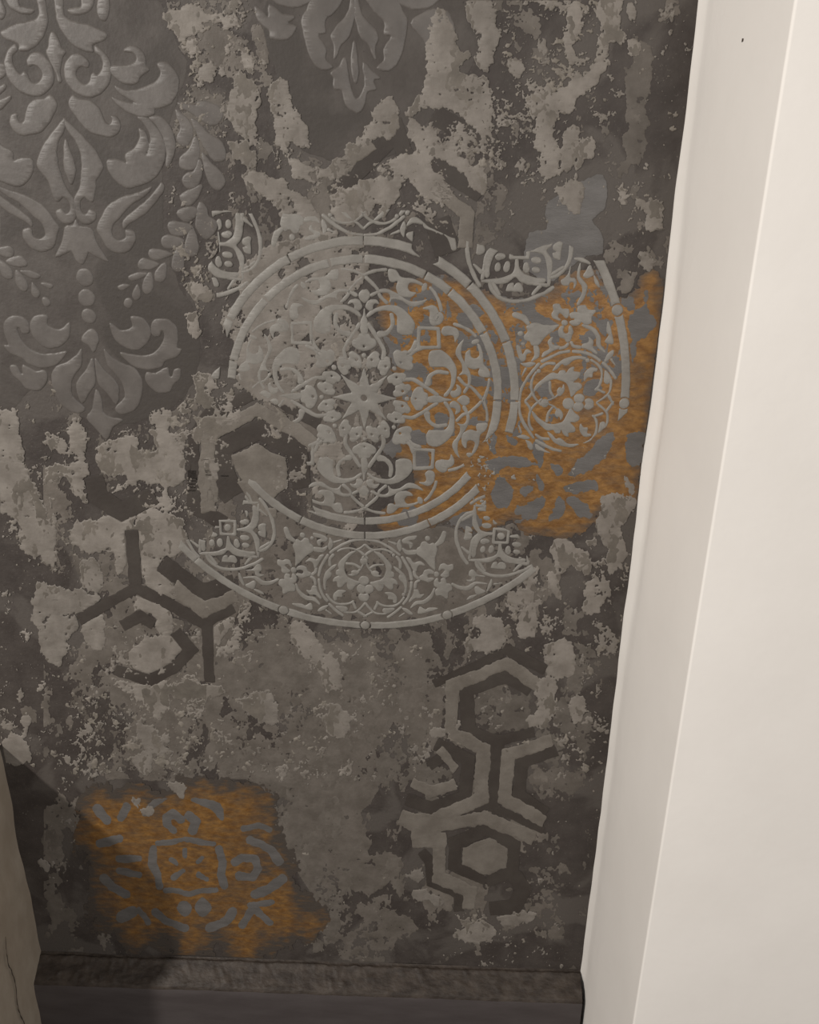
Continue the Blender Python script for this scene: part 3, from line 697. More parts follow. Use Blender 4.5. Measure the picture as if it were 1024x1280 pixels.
def coat(Fd, name, mat, y0, th, par, single=None, big=220, maxbig=200, fleckname=None, attr=None, maxrun=10):
    """Turn a field into pieces of raised coat: large islands each their own part, the crumbs joined as stuff."""
    Fd = np.minimum(Fd, WALLM).astype(np.float32); Fd[0, :] = Fd[-1, :] = -1; Fd[:, 0] = Fd[:, -1] = -1
    Hd = np.where(Fd > 0, th*np.clip(Fd/.9, 0, 1), 0).astype(np.float32)
    if single:
        me = build_mesh(name, Fd, Hd, toW, mat, y0=y0, attr=attr, maxrun=maxrun)
        return [me]
    ins = Fd > 0
    cell = ins[:-1, :-1] | ins[:-1, 1:] | ins[1:, 1:] | ins[1:, :-1]
    lab = label(cell); cnt = np.bincount(lab.ravel()); cnt[0] = 0
    order = np.argsort(-cnt); bigs = [i for i in order[:maxbig] if cnt[i] >= big]
    small = cell & ~np.isin(lab, bigs)
    for i in bigs:
        yy, xx = np.nonzero(lab == i); a, b, c, d = yy.min(), yy.max()+2, xx.min(), xx.max()+2
        me = build_mesh(name, Fd[a:b, c:d], Hd[a:b, c:d], lambda gx, gy: toW(gx+c, gy+a), mat, y0=y0, cells=(lab[a:b-1, c:d-1] == i), maxrun=maxrun)
        if me: link(name, me, par)
    me = build_mesh(fleckname or name, Fd, Hd, toW, mat, y0=y0, cells=small, maxrun=maxrun)
    if me: link(fleckname or name, me, par, kind='stuff')
def tonoise(c, seed, o=4, g=.6): return fbm(SHP, c, seed, o, g)

E36 = .3516; E29 = .293
LIGHT = crop((300, 0, E36), [
 [(590, 400), (640, 330), (665, 200), (660, 60), (740, 40), (780, 170), (820, 190), (800, 250), (890, 290), (885, 480), (800, 430), (700, 380), (610, 420)],
 [(815, -20), (905, -20), (910, 90), (920, 165), (880, 150), (810, 80)], [(842, 190), (880, 190), (885, 250), (850, 245)],
 [(110, 300), (170, 310), (190, 380), (240, 470), (240, 530), (190, 505), (140, 480), (150, 380)], [(-20, 260), (50, 290), (65, 370), (60, 515), (0, 490), (-30, 400)],
 [(170, 555), (230, 580), (280, 590), (380, 560), (400, 600), (320, 635), (280, 665), (220, 640)], [(490, 370), (550, 330), (552, 470), (480, 490), (420, 560), (375, 535), (440, 480)],
 [(25, 620), (110, 640), (220, 690), (280, 760), (275, 835), (190, 820), (110, 720), (30, 655)], [(320, 700), (400, 670), (440, 640), (520, 640), (530, 700), (460, 740), (400, 800), (330, 770)],
 [(530, 570), (590, 555), (650, 550), (690, 620), (740, 660), (760, 720), (680, 712), (600, 640)],
 [(605, 420), (640, 430), (720, 480), (740, 520), (850, 590), (862, 680), (790, 630), (650, 535), (603, 490)], [(968, 230), (1010, 240), (1005, 280), (970, 272)]])
LIGHT += crop((600, 0, E36), [
 [(430, -10), (500, -10), (497, 110), (475, 60), (440, 125), (425, 110)], [(200, 335), (310, 330), (322, 390), (272, 430), (282, 540), (272, 625), (220, 622), (190, 500), (188, 420), (150, 350)],
 [(300, 470), (340, 460), (347, 560), (290, 605)], [(360, 495), (402, 480), (402, 550), (360, 592), (338, 640), (345, 560)], [(270, 660), (360, 645), (362, 730), (340, 762), (280, 700)],
 [(560, 710), (640, 718), (652, 800), (610, 822), (600, 760)], [(570, 898), (610, 910), (602, 962), (575, 945)], [(0, -10), (45, -10), (52, 120), (62, 170), (30, 250), (0, 240)], [(0, 270), (30, 285), (42, 380), (25, 475), (0, 450)],
 [(115, 215), (150, 222), (165, 250), (130, 275), (108, 255)], [(205, 135), (238, 145), (235, 190), (208, 185)], [(305, 120), (340, 125), (335, 150), (310, 150)], [(310, 170), (335, 180), (330, 222), (315, 210)],
 [(450, 390), (475, 392), (476, 412), (452, 415)], [(530, 150), (552, 158), (550, 185), (532, 190)], [(525, 10), (555, 5), (550, 70), (530, 65)], [(665, 30), (695, 25), (690, 110), (670, 115)]])
LIGHT += crop((0, 0, E36), [
 [(590, 50), (640, 20), (680, 10), (740, 60), (800, 20), (850, -20), (852, 80), (800, 112), (750, 70), (700, 105), (640, 140), (620, 110)], [(862, 200), (890, 198), (902, 270), (872, 242)],
 [(850, 270), (912, 290), (930, 380), (902, 410), (922, 512), (850, 472), (808, 400), (840, 330)], [(808, 500), (882, 498), (902, 570), (890, 600), (830, 542)], [(880, 608), (960, 625), (1024, 650), (1024, 760), (960, 702), (880, 652)],
 [(948, 308), (1024, 298), (1024, 520), (980, 472)], [(725, 245), (745, 240), (762, 285), (720, 285)]])
LIGHT += crop((0, 300, E29), [
 [(810, 190), (890, 198), (882, 262), (830, 242)], [(808, 320), (850, 328), (852, 412), (808, 402)], [(808, 568), (900, 570), (940, 632), (985, 598), (905, 662), (912, 722), (850, 692), (828, 622)],
 [(650, 760), (720, 728), (702, 812), (660, 792)], [(650, 818), (720, 828), (772, 910), (792, 990), (702, 1030), (600, 1012), (680, 962), (690, 890)], [(420, 918), (480, 880), (590, 878), (602, 950), (560, 1002), (430, 982)],
 [(-20, 690), (60, 768), (92, 882), (30, 882), (-20, 832)], [(20, 828), (102, 900), (62, 962), (-10, 932)], [(200, 828), (282, 850), (282, 922), (200, 882)], [(270, 960), (372, 948), (372, 1002), (280, 1030), (200, 1024)],
 [(828, 822), (900, 760), (1024, 718), (1024, 770), (950, 800), (920, 850), (872, 820), (850, 875)], [(300, 800), (360, 790), (372, 940), (300, 900)]])
LIGHT += crop((0, 560, E29), [
 [(460, 20), (560, 80), (690, 0), (780, -10), (782, 130), (712, 160), (742, 220), (690, 262), (640, 240), (700, 170), (640, 132), (480, 192), (540, 120)],
 [(190, 88), (280, 58), (372, 70), (350, 140), (382, 242), (300, 192), (280, 130)], [(580, 290), (640, 240), (700, 260), (782, 312), (770, 342), (700, 352), (772, 380), (792, 430), (730, 462), (600, 432)],
 [(308, 318), (380, 308), (440, 370), (470, 290), (572, 310), (530, 380), (552, 470), (500, 542), (480, 450), (400, 430), (340, 432)], [(370, 480), (432, 478), (432, 602), (358, 602)],
 [(600, 500), (670, 478), (702, 560), (742, 622), (672, 652), (640, 580)], [(158, 588), (310, 598), (442, 640), (350, 722), (308, 700), (332, 762), (270, 872), (230, 852), (158, 802)],
 [(570, 900), (640, 870), (620, 800), (742, 788), (792, 870), (742, 922), (660, 982), (600, 960)], [(650, 640), (742, 760), (730, 812), (660, 782)], [(350, 750), (430, 700), (442, 842), (360, 832)], [(590, 628), (650, 640), (662, 702), (590, 692)],
 [(240, 320), (200, 180), (230, 300), (232, 480), (200, 478), (175, 420)], [(850, 40), (930, 60), (930, 120), (880, 130)]])
LIGHT += crop((560, 480, E29), [
 [(658, 470), (802, 478), (795, 540), (742, 622), (762, 702), (702, 822), (678, 792), (680, 702), (636, 640), (662, 540)], [(438, 700), (480, 668), (560, 690), (612, 720), (602, 822), (530, 782), (490, 832), (450, 762)],
 [(428, 788), (480, 860), (482, 912), (430, 882)], [(558, 658), (640, 658), (632, 702), (570, 692)], [(600, 850), (680, 828), (682, 972), (580, 972)], [(270, 898), (352, 878), (342, 942), (278, 932)], [(320, 822), (395, 768), (370, 860), (340, 862)],
 [(320, 960), (380, 940), (370, 1024), (300, 1024)], [(755, 395), (790, 420), (790, 470), (770, 460)]])
LIGHT += crop((440, 600, .2344), [[(680, 728), (802, 730), (812, 880), (740, 922), (640, 902), (608, 870), (690, 820), (660, 762)], [(878, 760), (972, 718), (972, 832), (880, 842)], [(850, 600), (962, 588), (922, 652), (870, 652)], [(830, 670), (900, 690), (960, 700), (870, 700)]])
LIGHT += crop((480, 780, .3125), [[(650, 78), (742, 60), (775, 130), (732, 212), (658, 182)], [(600, 228), (692, 228), (662, 312), (600, 262)], [(578, 370), (650, 308), (692, 340), (642, 402), (590, 402)], [(748, 330), (780, 288), (805, 330), (772, 392), (750, 372)],
 [(128, 1080), (170, 1063), (248, 1102), (232, 1120)], [(450, 1160), (525, 1150), (600, 1160), (560, 1195), (480, 1190)], [(288, 1232), (380, 1198), (432, 1220), (425, 1282), (300, 1262)], [(200, 425), (240, 425), (235, 450), (212, 448)], [(80, 1000), (110, 970), (150, 990), (150, 1020), (100, 1020)]])
LIGHT += crop((0, 840, E36), [[(478, 60), (550, 28), (602, 80), (572, 172), (520, 112)], [(498, 180), (570, 208), (592, 282), (540, 282), (500, 222)], [(18, 290), (40, 238), (92, 290), (70, 312)], [(80, 158), (112, 180), (90, 222)], [(600, 388), (652, 400), (652, 442), (602, 412)],
 [(480, 308), (542, 288), (520, 352), (488, 352)], [(470, 455), (500, 450), (495, 475)], [(510, 490), (545, 490), (530, 508)], [(150, 675), (182, 680), (165, 712)]])
LIGHT += crop((0, 500, .4395), [[(-20, 30), (60, 60), (50, 150), (-20, 140)], [(-20, 180), (50, 170), (90, 230), (130, 300), (142, 380), (110, 440), (60, 420), (50, 330), (-20, 320)], [(280, 140), (370, 108), (402, 130), (360, 152), (370, 182), (300, 202)],
 [(430, 88), (522, 130), (527, 212), (480, 242), (400, 212), (340, 242), (400, 180), (470, 168)], [(180, 178), (252, 178), (242, 262), (200, 242)], [(203, 350), (280, 338), (387, 328), (357, 362), (300, 392), (342, 442), (220, 422)],
 [(400, 335), (440, 298), (522, 360), (532, 400), (500, 432), (405, 442)], [(103, 538), (210, 540), (290, 560), (242, 610), (210, 642), (190, 742), (150, 742), (103, 692)], [(400, 458), (452, 453), (490, 555), (440, 540), (410, 520)],
 [(430, 560), (490, 600), (492, 660), (450, 642)], [(380, 698), (460, 688), (522, 720), (502, 772), (430, 792), (380, 762)], [(430, 798), (470, 793), (482, 880), (440, 902), (400, 822)], [(480, 820), (560, 798), (640, 830), (560, 852), (500, 852)],
 [(600, 652), (702, 598), (640, 662), (610, 702)], [(10, 980), (60, 958), (82, 1022), (30, 1032)], [(60, 898), (87, 910), (75, 952)], [(680, 860), (760, 828), (792, 912), (730, 912)], [(898, 720), (960, 738), (972, 802), (930, 832)], [(830, 640), (900, 660), (922, 742), (850, 722)], [(940, 860), (1000, 900), (980, 960), (930, 930)]])
MID = crop((340, 780, .3906), [[(30, 638), (130, 658), (212, 700), (232, 782), (160, 832), (68, 772)], [(200, 808), (320, 768), (372, 830), (280, 862)], [(150, 1000), (240, 968), (322, 1010), (322, 1072), (250, 1072), (198, 1030)], [(592, 990), (676, 958), (676, 1044)],
 [(298, 738), (400, 738), (482, 800), (360, 782)], [(0, 180), (120, 60), (330, 80), (420, 220), (350, 400), (330, 560), (240, 600), (60, 580), (-60, 440), (-100, 260)], [(420, 200), (540, 200), (520, 330), (450, 400)]])
MID += crop((600, 0, E36), [[(578, 148), (602, 200), (604, 360), (584, 585), (520, 562), (518, 330), (550, 220)], [(0, 560), (40, 620), (100, 680), (90, 780), (30, 860), (-20, 860)], [(480, 600), (540, 560), (530, 640)]])
MID += crop((0, 0, E36), [[(680, 60), (800, 90), (860, 160), (800, 240), (700, 230), (640, 180), (560, 110)], [(900, 90), (1010, 90), (990, 200), (930, 210)]])
MID += crop((480, 780, .3125), [[(578, 598), (640, 568), (780, 588), (805, 650), (722, 712), (640, 712), (578, 662)], [(550, 998), (640, 968), (735, 985), (700, 1100), (640, 1180), (560, 1142), (570, 1060)], [(620, 1180), (710, 1180), (720, 1260), (600, 1230)], [(360, 300), (430, 240), (520, 280), (575, 258), (578, 400), (440, 442), (358, 382)], [(10, 330), (220, 260), (220, 420), (120, 500), (80, 450)]])
MID += crop((0, 560, E29), [[(-20, 60), (80, 50), (150, 130), (240, 320), (232, 480), (190, 482), (160, 420), (130, 432), (80, 400), (80, 280), (40, 200), (-20, 200)], [(510, 790), (600, 760), (642, 850), (520, 872)], [(850, 700), (1000, 620), (1040, 700), (920, 800), (860, 760)], [(860, 240), (1010, 240), (980, 330), (900, 300)],
 [(800, 800), (880, 800), (880, 1000), (820, 960)], [(900, 780), (1000, 740), (1000, 860), (920, 900)], [(720, 600), (860, 680), (860, 720), (740, 640)]])
MID += crop((0, 840, E36), [[(760, 228), (900, 308), (932, 400), (850, 522), (798, 450), (768, 330)], [(850, 80), (1000, 150), (992, 212), (900, 202)], [(1000, 160), (1200, 60), (1300, 200), (1100, 400), (1020, 300)], [(180, 560), (240, 590), (200, 640), (150, 610)], [(60, 130), (130, 130), (120, 180)]])
MID += [[(340, 560), (330, 500), (385, 520), (395, 560)], [(300, 900), (340, 820), (420, 800), (480, 860), (460, 960), (380, 990), (320, 960)], [(345, 1010), (420, 1000), (460, 1060), (420, 1130), (370, 1110)], [(400, 1140), (470, 1130), (520, 1160), (470, 1190), (420, 1180)]]
GROUND = [[(-20, -20), (175, -20), (222, 60), (232, 90), (205, 200), (215, 330), (250, 400), (240, 480), (200, 520), (120, 530), (60, 470), (-20, 500)], [(345, -20), (590, -20), (600, 60), (545, 140), (480, 200), (380, 190), (345, 100)]]
DEEP = []

n_a = tonoise(34, 11, 6, .68); n_b = tonoise((26, 16), 23, 6, .75); n_c = tonoise(9, 41, 4, .7); n_v = tonoise((60, 14), 53, 5, .65)
fL = raster(LIGHT); fL = np.maximum(fL, raster_strokes([([(764, -10), (764, 42)], 23), ([(772, 46), (756, 46), (750, 84), (738, 98), (722, 108), (692, 128)], 15), ([(718, 8), (719, 40)], 7), ([(500, 205), (492, 245), (478, 262)], 6)])+1.5); fM = raster(MID); fG = raster(GROUND)
med_px = np.hypot(XW-MC[0], ZW-MC[1])
inmed = np.clip((.352-med_px)/.02, 0, 1)
# right-hand gold area and lower-left gold area
GOLD1 = [[(474, 372), (505, 352), (560, 345), (600, 362), (650, 375), (690, 368), (700, 348), (740, 340), (765, 368), (790, 366), (800, 342), (828, 340), (832, 400), (822, 470), (810, 540), (802, 600), (797, 632), (770, 634), (748, 640), (735, 662), (700, 672), (655, 662), (640, 650), (600, 668), (560, 655), (520, 660), (478, 666), (470, 645), (500, 625), (518, 600), (505, 580), (470, 562), (490, 545), (500, 520), (495, 470), (484, 430), (474, 400)]]
GOLD2 = [[(105, 985), (150, 968), (230, 972), (310, 968), (345, 1000), (352, 1050), (380, 1090), (405, 1140), (375, 1190), (340, 1203), (280, 1206), (180, 1200), (125, 1160), (105, 1100), (98, 1040)]]
fg1 = raster(GOLD1); fg2 = raster(GOLD2)
quiet = np.clip(-np.maximum(fg1, fg2)/10+1, 0, 1) > .98       # flecks stay off the gold

# 1. smoother ground behind the damask ornaments and middle-grey worn coat
coat(np.maximum(fG+3*n_a, -30), 'ground_coat', M_GROUND, .0001, .0001, wall, big=400, fleckname='ground_fleck')
dm = np.clip(fG/14, -1, 1)
dens = np.where(XG < 60, -.6, 0)+np.where((YG > 1000) & (XG < 380), -.7, 0)+np.where((XG > 560) & (YG < 340), -.35, 0)+np.where((YG > 780) & (YG < 1000) & (XG > 120) & (XG < 540), .38, 0)
dens = dens+np.where((YG > 560) & (XG < 240), .15, 0)+np.where((XG > 380) & (XG < 500) & (YG > 1000), -.3, 0)+np.where(WALLM < 35, -.5, 0)
dens = dens+np.where(YG > 1080, -.4, 0)
dens = blur(dens.astype(np.float32), 14)
fBand = np.minimum(.347-med_px, med_px-.2)*800+3*n_b
fBand = np.where((YG > 640) & (XG > 300), np.minimum(fBand, (640-XG)*.5+4*n_a), -30)
fM = np.maximum(fM, fBand)
fM = np.maximum(fM, np.minimum((.085-med_px)*800, 2+9*n_c))
fM = np.maximum(fM, raster([[(340, 470), (400, 440), (460, 440), (470, 640), (400, 660), (385, 560)]])-4+5*n_c)
fMid = np.maximum(fM+5*n_b+3.2*n_c, (n_b+.35*n_c-.62+dens)*6) - 20*np.clip(fG/6+.5, 0, 1)
pit = (tonoise(7, 131, 4, .8)+.8*tonoise(48, 137, 3)+.62)*5
fMid = np.minimum(fMid, pit)
fMid = np.where(fg1 > -3, -5, np.where(fg2 > 7, -5, fMid))
coat(fMid, 'worn_coat', M_MID, .0003, .0002, wall, big=260, fleckname='worn_fleck')

n_p = tonoise((44, 30), 151, 6, .7)
fCl = np.minimum((n_p+.3*n_c-.42+.6*(dens > .25)-1.2*(XG < 55))*6, (tonoise(8, 157, 4, .8)+.6*n_a+.85)*5)-20*np.clip(fG/6+.5, 0, 1)-20*(np.maximum(fg1, fg2-8) > -2)-8*(med_px < .2)
fCl = np.where((YG < 350) & (XG > 560), fCl-1.5, fCl)
coat(fCl, 'cloudy_coat', M_CLOUD, .00045, .00015, wall, big=300, fleckname='cloudy_fleck')
# 2. honeycomb stencils
HX = [('honeycomb_stencil', 'honeycomb stencil of dark and light hexagon bands in the lower right of the wall', (620, 960),
  crops((480, 780, .3125), [([(200, 240), (330, 180), (475, 118)], 34), ([(480, 95), (645, 185)], 44), ([(340, 430), (330, 262), (487, 205), (588, 262)], 58), ([(340, 420), (450, 465), (600, 430)], 40), ([(456, 440), (435, 725)], 50), ([(205, 480), (262, 505), (338, 545), (325, 690), (190, 735), (90, 700)], 54), ([(690, 500), (553, 545), (540, 680), (650, 760)], 50), ([(330, 742), (420, 732), (520, 770), (640, 828)], 30), ([(410, 1020), (282, 965), (285, 872), (412, 818), (522, 885), (512, 990), (410, 1025)], 52), ([(150, 905), (185, 950), (190, 1030), (300, 1080), (300, 1150)], 40), ([(520, 1000), (560, 1060), (520, 1130), (420, 1140)], 60), ([(180, 570), (240, 530)], 40)]),
  crops((480, 780, .3125), [([(270, 440), (272, 245), (485, 158), (620, 245)], 52), ([(262, 430), (395, 500), (388, 695), (190, 785), (85, 775)], 54), ([(672, 460), (500, 520), (480, 700), (645, 790)], 50), ([(80, 790), (190, 810), (400, 772), (600, 862)], 50), ([(110, 850), (200, 850)], 90), ([(222, 830), (222, 1010), (345, 1070), (340, 1140)], 52), ([(110, 630), (190, 670), (285, 640)], 44), ([(220, 500), (290, 580)], 36)])+[([(500, 1020), (520, 1030)], 20)],
  crop((480, 780, .3125), [[(313, 890), (425, 850), (497, 900), (492, 975), (400, 1003), (310, 962)]])),
 ('honeycomb_stencil', 'dark honeycomb bands at the left, between the pale blotches below the scrolls', (180, 700),
  crops((0, 560, E29), [([(562, 350), (582, 600)], 56), ([(335, 735), (580, 595), (700, 650), (872, 745), (1000, 680)], 48), ([(690, 490), (860, 615), (1000, 575)], 74), ([(520, 760), (600, 715), (660, 750)], 50), ([(490, 945), (640, 992), (740, 940), (815, 860), (750, 780)], 50), ([(885, 740), (895, 1000)], 46), ([(400, 120), (420, 210), (520, 270), (660, 200)], 80), ([(820, 0), (830, 250), (960, 320)], 60), ([(960, 90), (1010, 200)], 70)]),
  crops((0, 560, E29), [([(740, 590), (870, 690), (1010, 630)], 60), ([(890, 60), (900, 230)], 60)]), []),
 ('honeycomb_stencil', 'single worn hexagon with a pale blotch in its middle, left of the round medallion', (322, 575),
  [([(290, 622), (277, 606), (277, 560), (325, 536), (372, 562), (378, 610)], 24), ([(252, 640), (240, 610), (242, 545), (258, 520), (325, 488), (400, 530)], 15)],
  [([(262, 640), (257, 600), (260, 545), (322, 512), (372, 538), (400, 560)], 17), ([(300, 600), (330, 640), (345, 640)], 10)],
  [[(290, 570), (322, 553), (342, 566), (358, 570), (360, 606), (335, 628), (312, 612), (300, 600)]]),
 ('honeycomb_stencil', 'broken chevrons of a honeycomb stencil above the top of the round medallion', (540, 220),
  crops((300, 0, E36), [([(690, 405), (860, 505)], 72), ([(665, 565), (860, 690)], 66), ([(330, 690), (420, 610), (560, 470), (590, 560), (620, 540)], 60), ([(700, 780), (740, 900)], 90), ([(880, 480), (900, 560)], 60)]),
  crops((300, 0, E36), [([(680, 660), (810, 760), (800, 880)], 50), ([(360, 590), (470, 510)], 46)]), [])]
for hi, (nm, lb, (cxp, cyp), dk, lt, bl) in enumerate(HX):
    X, Z = toW(cxp, cyp); T_ = thing(nm, lb, 'stencil pattern', float(X), float(Z))
    fd = raster_bands(dk)+.8*n_c; fl_ = np.maximum(raster_bands(lt), raster(bl, 0, 1) if bl else -30)+1.5*n_c+.6*n_a
    for (Fh, pn, mt, y0, th) in ((fd, 'dark_band', M_HEXD, .00068, .00012), (fl_, 'light_band', M_HEXL, .0009, .0005)):
        Fh = np.minimum(Fh, WALLM); Hh = np.where(Fh > 0, th*np.clip(Fh/.9, 0, 1), 0)
        ins = Fh > 0; cell = ins[:-1, :-1] | ins[:-1, 1:] | ins[1:, 1:] | ins[1:, :-1]
        lab = label(cell); cnt = np.bincount(lab.ravel()); cnt[0] = 0
        for i in [i for i in np.argsort(-cnt) if cnt[i] > 90]:
            yy, xx = np.nonzero(lab == i); a, b, c, d = yy.min(), yy.max()+2, xx.min(), xx.max()+2
            me = build_mesh(pn, Fh[a:b, c:d], Hh[a:b, c:d], lambda gx, gy: toW(gx+c, gy+a), mt, y0=y0, cells=(lab[a:b-1, c:d-1] == i))
            if me: parented(pn, me, T_)
allhex = np.maximum.reduce([raster_bands(h[3]) for h in HX])
hexcut = np.maximum(raster_bands(HX[0][3]), raster_bands(HX[1][3]))

# 3. gold painted areas with slate grey stencil shapes
gz = (640, 300, .1953); gy_ = (560, 480, E29)
BL1 = crop(gy_, [[(150, 330), (200, 318), (290, 308), (372, 328), (372, 350), (250, 357), (200, 382)], [(185, 200), (207, 220), (202, 292), (185, 280)], [(370, 228), (402, 250), (392, 352), (368, 300)], [(240, 208), (292, 250), (270, 262)],
 [(712, 208), (692, 280), (622, 352), (560, 387), (508, 387), (560, 330), (600, 290), (650, 230)], [(768, 218), (835, 198), (858, 250), (842, 352), (768, 342), (763, 280)], [(210, 398), (252, 400), (277, 450), (262, 512), (220, 527), (193, 500)],
 [(318, 452), (362, 438), (330, 492)], [(375, 378), (397, 390), (402, 452), (380, 420)], [(402, 478), (402, 520), (370, 572), (300, 592), (250, 622), (238, 600), (310, 570), (288, 540), (330, 510)], [(465, 463), (492, 500), (482, 562), (430, 587), (445, 550), (455, 510)],
 [(508, 483), (550, 488), (602, 520), (612, 562), (570, 562), (530, 520)], [(498, 432), (600, 408), (637, 420), (632, 452), (520, 462)], [(438, 340), (492, 360), (470, 382)]])
BL1 += crop(gz, [[(850, 318), (882, 330), (870, 420), (882, 470), (922, 530), (862, 602), (792, 680), (782, 790), (760, 802), (758, 650), (748, 520), (800, 460), (840, 400)], [(708, 360), (772, 370), (772, 432), (708, 432)], [(528, 498), (642, 508), (632, 562), (600, 622), (560, 582), (528, 530)],
 [(458, 590), (510, 568), (542, 620), (460, 672)], [(318, 340), (452, 328), (440, 372), (330, 372)], [(130, 458), (230, 498), (312, 552), (130, 542)], [(488, 900), (562, 878), (572, 960), (500, 1002), (448, 980)], [(168, 950), (242, 898), (232, 980), (180, 1002)], [(520, 720), (600, 730), (620, 790), (560, 760)], [(240, 600), (300, 580), (290, 640)]])
BL1 += crop((480, 280, .1953), [[(558, 508), (622, 520), (642, 572), (610, 592), (560, 552)], [(668, 678), (712, 690), (742, 732), (700, 762)], [(470, 558), (552, 600), (572, 672), (478, 640)], [(745, 918), (802, 930), (802, 1002), (758, 1000)], [(870, 528), (960, 560), (1022, 600), (1002, 642), (900, 580)], [(248, 568), (302, 600), (312, 662), (248, 662)], [(470, 700), (520, 720), (520, 800), (490, 790)]])
BL1 += crop((480, 400, .1953), [[(748, 328), (802, 330), (822, 402), (760, 382)], [(558, 358), (682, 380), (692, 422), (560, 422)], [(538, 638), (662, 640), (652, 682), (540, 672)], [(128, 338), (212, 318), (202, 372), (140, 392)], [(128, 678), (250, 718), (262, 802), (150, 782)], [(328, 608), (402, 598), (402, 682), (328, 682)], [(688, 728), (712, 740), (717, 832), (693, 842)], [(768, 738), (842, 790), (820, 802)], [(0, 120), (100, 180), (140, 260), (60, 300), (0, 260)], [(200, 830), (290, 840), (290, 930), (210, 930)], [(0, 620), (60, 640), (90, 740), (20, 800), (0, 760)]])
BL1 += [[(470, 425), (478, 420), (490, 470), (486, 520), (500, 560), (470, 580), (462, 540), (478, 500)], [(560, 650), (590, 640), (600, 655), (570, 662)], [(500, 640), (520, 635), (520, 655), (500, 655)]]
gd = (100, 970, .2734)
BL2P = crop(gd, [[(288, 172), (330, 110), (402, 98), (380, 120), (330, 150), (310, 182)], [(508, 108), (560, 98), (642, 120), (662, 190), (640, 197), (600, 150)], [(440, 600), (475, 565), (515, 600), (480, 645)], [(525, 600), (560, 550), (605, 600), (560, 645)]])
BL2S = crops(gd, [([(400, 220), (397, 190), (430, 170), (462, 195)], 42), ([(500, 178), (532, 205), (515, 245)], 46), ([(400, 215), (430, 250)], 30), ([(355, 305), (420, 300), (480, 285), (560, 300), (612, 305)], 26), ([(335, 330), (330, 400), (355, 450), (365, 500)], 36), ([(635, 330), (652, 390), (645, 450), (660, 500)], 36), ([(395, 520), (450, 520), (500, 537), (560, 520), (622, 520)], 26),
 ([(710, 390), (740, 370), (800, 375), (815, 420), (790, 460), (730, 455)], 36), ([(780, 290), (830, 310), (880, 340), (910, 390)], 40), ([(750, 235), (820, 225), (870, 245)], 26), ([(800, 540), (860, 515), (925, 470)], 46), ([(90, 310), (130, 300), (180, 285)], 40), ([(180, 380), (272, 375)], 32), ([(180, 435), (272, 450)], 32), ([(110, 470), (150, 510), (210, 540)], 40),
 ([(345, 620), (390, 660), (482, 695)], 38), ([(700, 620), (670, 660), (590, 695)], 40), ([(780, 590), (880, 575)], 26), ([(745, 680), (780, 620)], 36), ([(800, 610), (870, 670)], 36), ([(270, 610), (315, 670)], 26), ([(190, 640), (240, 620)], 52), ([(190, 190), (215, 140)], 42), ([(80, 150), (122, 200)], 42), ([(430, 460), (472, 430)], 26), ([(560, 370), (540, 390)], 24), ([(480, 335), (480, 362)], 22), ([(420, 380), (445, 400)], 22), ([(545, 450), (580, 470)], 24)])
def gold(lb, cpx, Fgold, edge, shapes, pn, soft):
    X, Z = toW(*cpx); T_ = thing('gold_painted_patch', lb, 'painted patch', float(X), float(Z))
    base = Fgold+edge*n_a+3*n_c+edge*.8*n_b
    cov = (.05 if soft > 15 else .38)+np.clip((Fgold+(0 if soft < 15 else 9*n_a+9*n_p+4))/soft, 0, 1.0)*(.72 if soft > 15 else .5) + .14*n_a
    base = np.where(Fgold < -14, -5, np.minimum(base, (cov-.16)*40))
    me = coat(base, 'gold_coat', M_GOLD, .00075, .0001, None, single=True, attr=cov, maxrun=5)[0]; parented('gold_coat', me, T_)
    Fs = np.minimum(shapes+1.0*n_c, base-.5); Fs = np.minimum(Fs, WALLM); Hs = np.where(Fs > 0, .0001*np.clip(Fs, 0, 1), 0)
    ins = Fs > 0; cell = ins[:-1, :-1] | ins[:-1, 1:] | ins[1:, 1:] | ins[1:, :-1]
    lab = label(cell); cnt = np.bincount(lab.ravel()); cnt[0] = 0
    for i in [i for i in np.argsort(-cnt) if cnt[i] > 60]:
        yy, xx = np.nonzero(lab == i); a, b, c, d = yy.min(), yy.max()+2, xx.min(), xx.max()+2
        me = build_mesh(pn, Fs[a:b, c:d], Hs[a:b, c:d], lambda gx, gy: toW(gx+c, gy+a), M_BLUE, y0=.0009, cells=(lab[a:b-1, c:d-1] == i))
        if me: parented(pn, me, T_)
gold('gold brown painted patch with slate grey shapes behind the right side of the round medallion', (690, 520), fg1, 3, np.maximum(raster(BL1)+2*n_c, np.where(YG > 545, -9, np.minimum((.345-med_px)*800, (n_b+.5*n_c-.55)*7))), 'grey_shape', 14)
gold('gold brown rosette painted low on the left of the wall above the ledge', (240, 1080), fg2, 12, np.maximum(raster(BL2P), raster_strokes(BL2S)), 'grey_stroke', 45)
GREY = crop((600, 0, E36), [[(240, 720), (370, 640), (440, 620), (452, 720), (400, 782), (432, 832), (432, 900), (380, 905), (300, 960), (240, 1000), (160, 930), (180, 830), (242, 820)]])
coat(np.maximum(raster(GREY), -30)+2*n_a+n_c, 'slate_patch', M_BLUE, .0006, .0002, wall, big=200, fleckname='slate_fleck')

